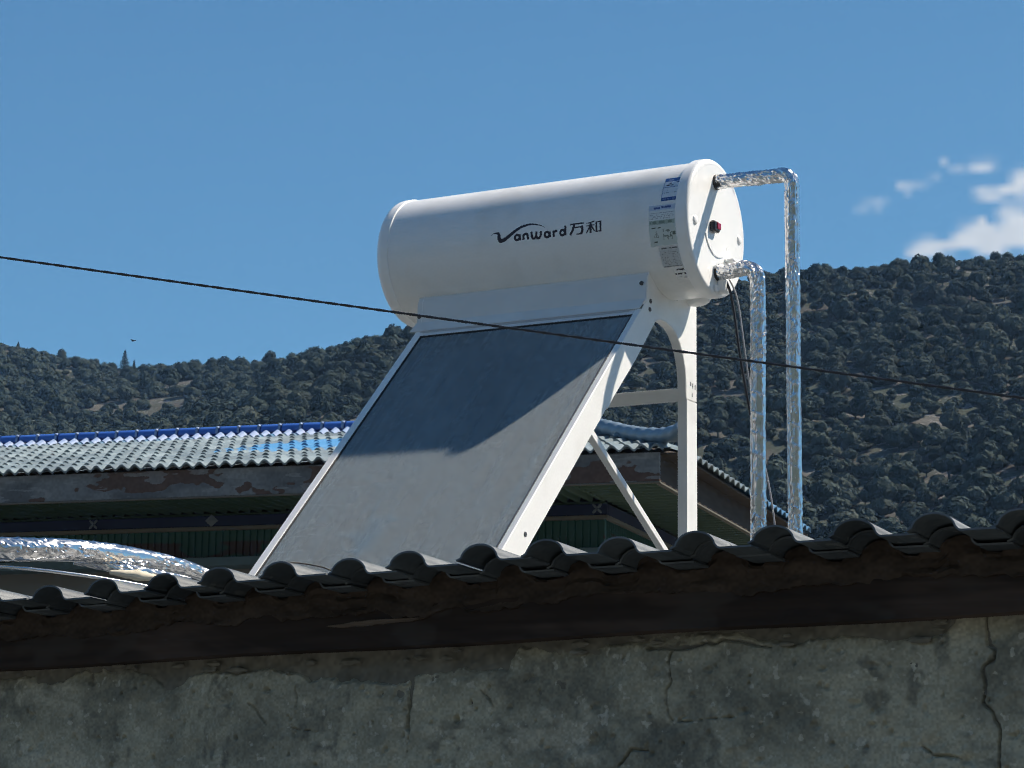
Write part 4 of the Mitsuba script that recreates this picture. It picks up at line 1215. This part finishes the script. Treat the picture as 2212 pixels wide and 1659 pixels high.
# foil hose at the left, lying just over the tiles
HX = np.array([(-2.30, 6.52, 2.27), (-1.95, 6.63, 2.345), (-1.700, 6.70, 2.3735), (-1.430, 6.80, 2.3785), (-1.300, 6.90, 2.3905), (-1.190, 7.02, 2.3965), (-1.085, 7.14, 2.3935), (-1.00, 7.24, 2.3845), (-.945, 7.30, 2.3725), (-.88, 7.36, 2.345), (-.80, 7.42, 2.28)])
hr = np.array([.036, .036, .0355, .0345, .033, .031, .0275, .0245, .022, .021, .02])
obj('foil_hose', tube(smooth_path(list(np.c_[HX, hr]), .06, 5) and np.array(smooth_path(list(np.c_[HX, hr]), .06, 5))[:, :3], np.array(smooth_path(list(np.c_[HX, hr]), .06, 5))[:, 3], 44, .0055, crumple(.0056, 33, .05, .58)), 'mat_foil', smooth=20)
tag('foil_hose', 'crumpled foil wrapped hose arching over the tiles at the left edge', 'hose')
fl = np.array([(-1.27, 6.99, 2.362), (-1.19, 7.03, 2.358), (-1.10, 7.08, 2.350), (-1.02, 7.13, 2.343), (-.95, 7.17, 2.338)])
obj('foil_hose__foil_flap', tube(fl, np.array([.004, .013, .016, .012, .003]), 22, .008, crumple(.004, 55)), 'mat_foil')
tag('foil_hose__foil_flap', 'torn loose strip of foil under the hose')
pad_ = [np.array(p) for p in [(-1.165, 7.0, 2.338), (-1.09, 7.04, 2.333), (-1.03, 7.09, 2.331)]]
obj('foil_hose__foam_liner', tube(np.array(pad_), np.array([.006, .017, .006]), 14, .01, lambda P, t, a: .004 * (meshkit.noise(P * 90) - .5)), 'mat_foam', smooth=30)
obj('thin_pipe', tube(smooth_path([np.array(p) for p in [(-2.3, 6.56, 2.26), (-1.6, 6.74, 2.331), (-1.36, 6.83, 2.327), (-1.20, 6.92, 2.316), (-1.0, 7.08, 2.295), (-.8, 7.3, 2.22)]], .1, 5), .0052, 10, .012, lambda P, t, a: .0014 * (meshkit.noise(P * 160) - .5)), 'mat_foil', smooth=30)
tag('thin_pipe', 'thin shiny pipe running below the foil hose', 'pipe')

tw = [(-.62, 6.70, 2.338), (-.598, 6.70, 2.339), (-.565, 6.70, 2.335), (-.52, 6.69, 2.326), (-.488, 6.68, 2.312), (-.462, 6.67, 2.300)]
obj('twig', tube(smooth_path([np.array(p) for p in tw], .01, 4), np.r_[np.full(15, .0022), np.full(20, .0014)][:len(smooth_path([np.array(p) for p in tw], .01, 4))], 6), 'mat_twig', smooth=True)
tag('twig', 'thin bent twig lying over a tile at the lower left corner of the collector', 'twig')

# a bird far off, a speck over the left ridge
bd = trimesh.creation.icosphere(subdivisions=2, radius=1.0); bd.apply_scale([.11, .26, .09])
def wing(s):
    v = np.array([[0, .10, .03], [0, -.12, .03], [s * .30, -.02, .12], [s * .30, -.14, .11], [s * .58, -.16, .02], [s * .05, 0, .06]])
    return trimesh.Trimesh(v).convex_hull
tail = trimesh.Trimesh(np.array([[.03, -.2, .0], [-.03, -.2, 0], [.09, -.42, .01], [-.09, -.42, .01], [0, -.3, .03]])).convex_hull
bird = trimesh.util.concatenate([bd, wing(1), wing(-1), tail])
bd_d = fw + np.cross(fw, up) * ((287 - 1106) / F_OV) + up * ((829.5 - 736) / F_OV)
bird.apply_transform(trimesh.transformations.rotation_matrix(.9, [0, 0, 1])); bird.apply_translation(EYE + bd_d * 290)
obj('bird', bird, 'mat_bird', smooth=40)
tag('bird', 'tiny dark bird flying over the dip in the left ridge', 'bird')

# ------------------------------------------------------------------ the air of the valley
scene['haze_medium'] = {'type': 'homogeneous', 'albedo': .95, 'sigma_t': {'type': 'rgb', 'value': list(HAZE)}}
scene['haze'] = {'type': 'cube', 'to_world': T().translate([0, 110, 154.5]).scale([960, 860, 155.5]), 'bsdf': {'type': 'ref', 'id': 'mat_clear'},
                 'interior': {'type': 'ref', 'id': 'haze_medium'}}
tag('haze', kind='stuff')
scene['camera']['medium'] = {'type': 'ref', 'id': 'haze_medium'}
scene[K + '__collector__dust_film']['exterior'] = {'type': 'ref', 'id': 'haze_medium'}
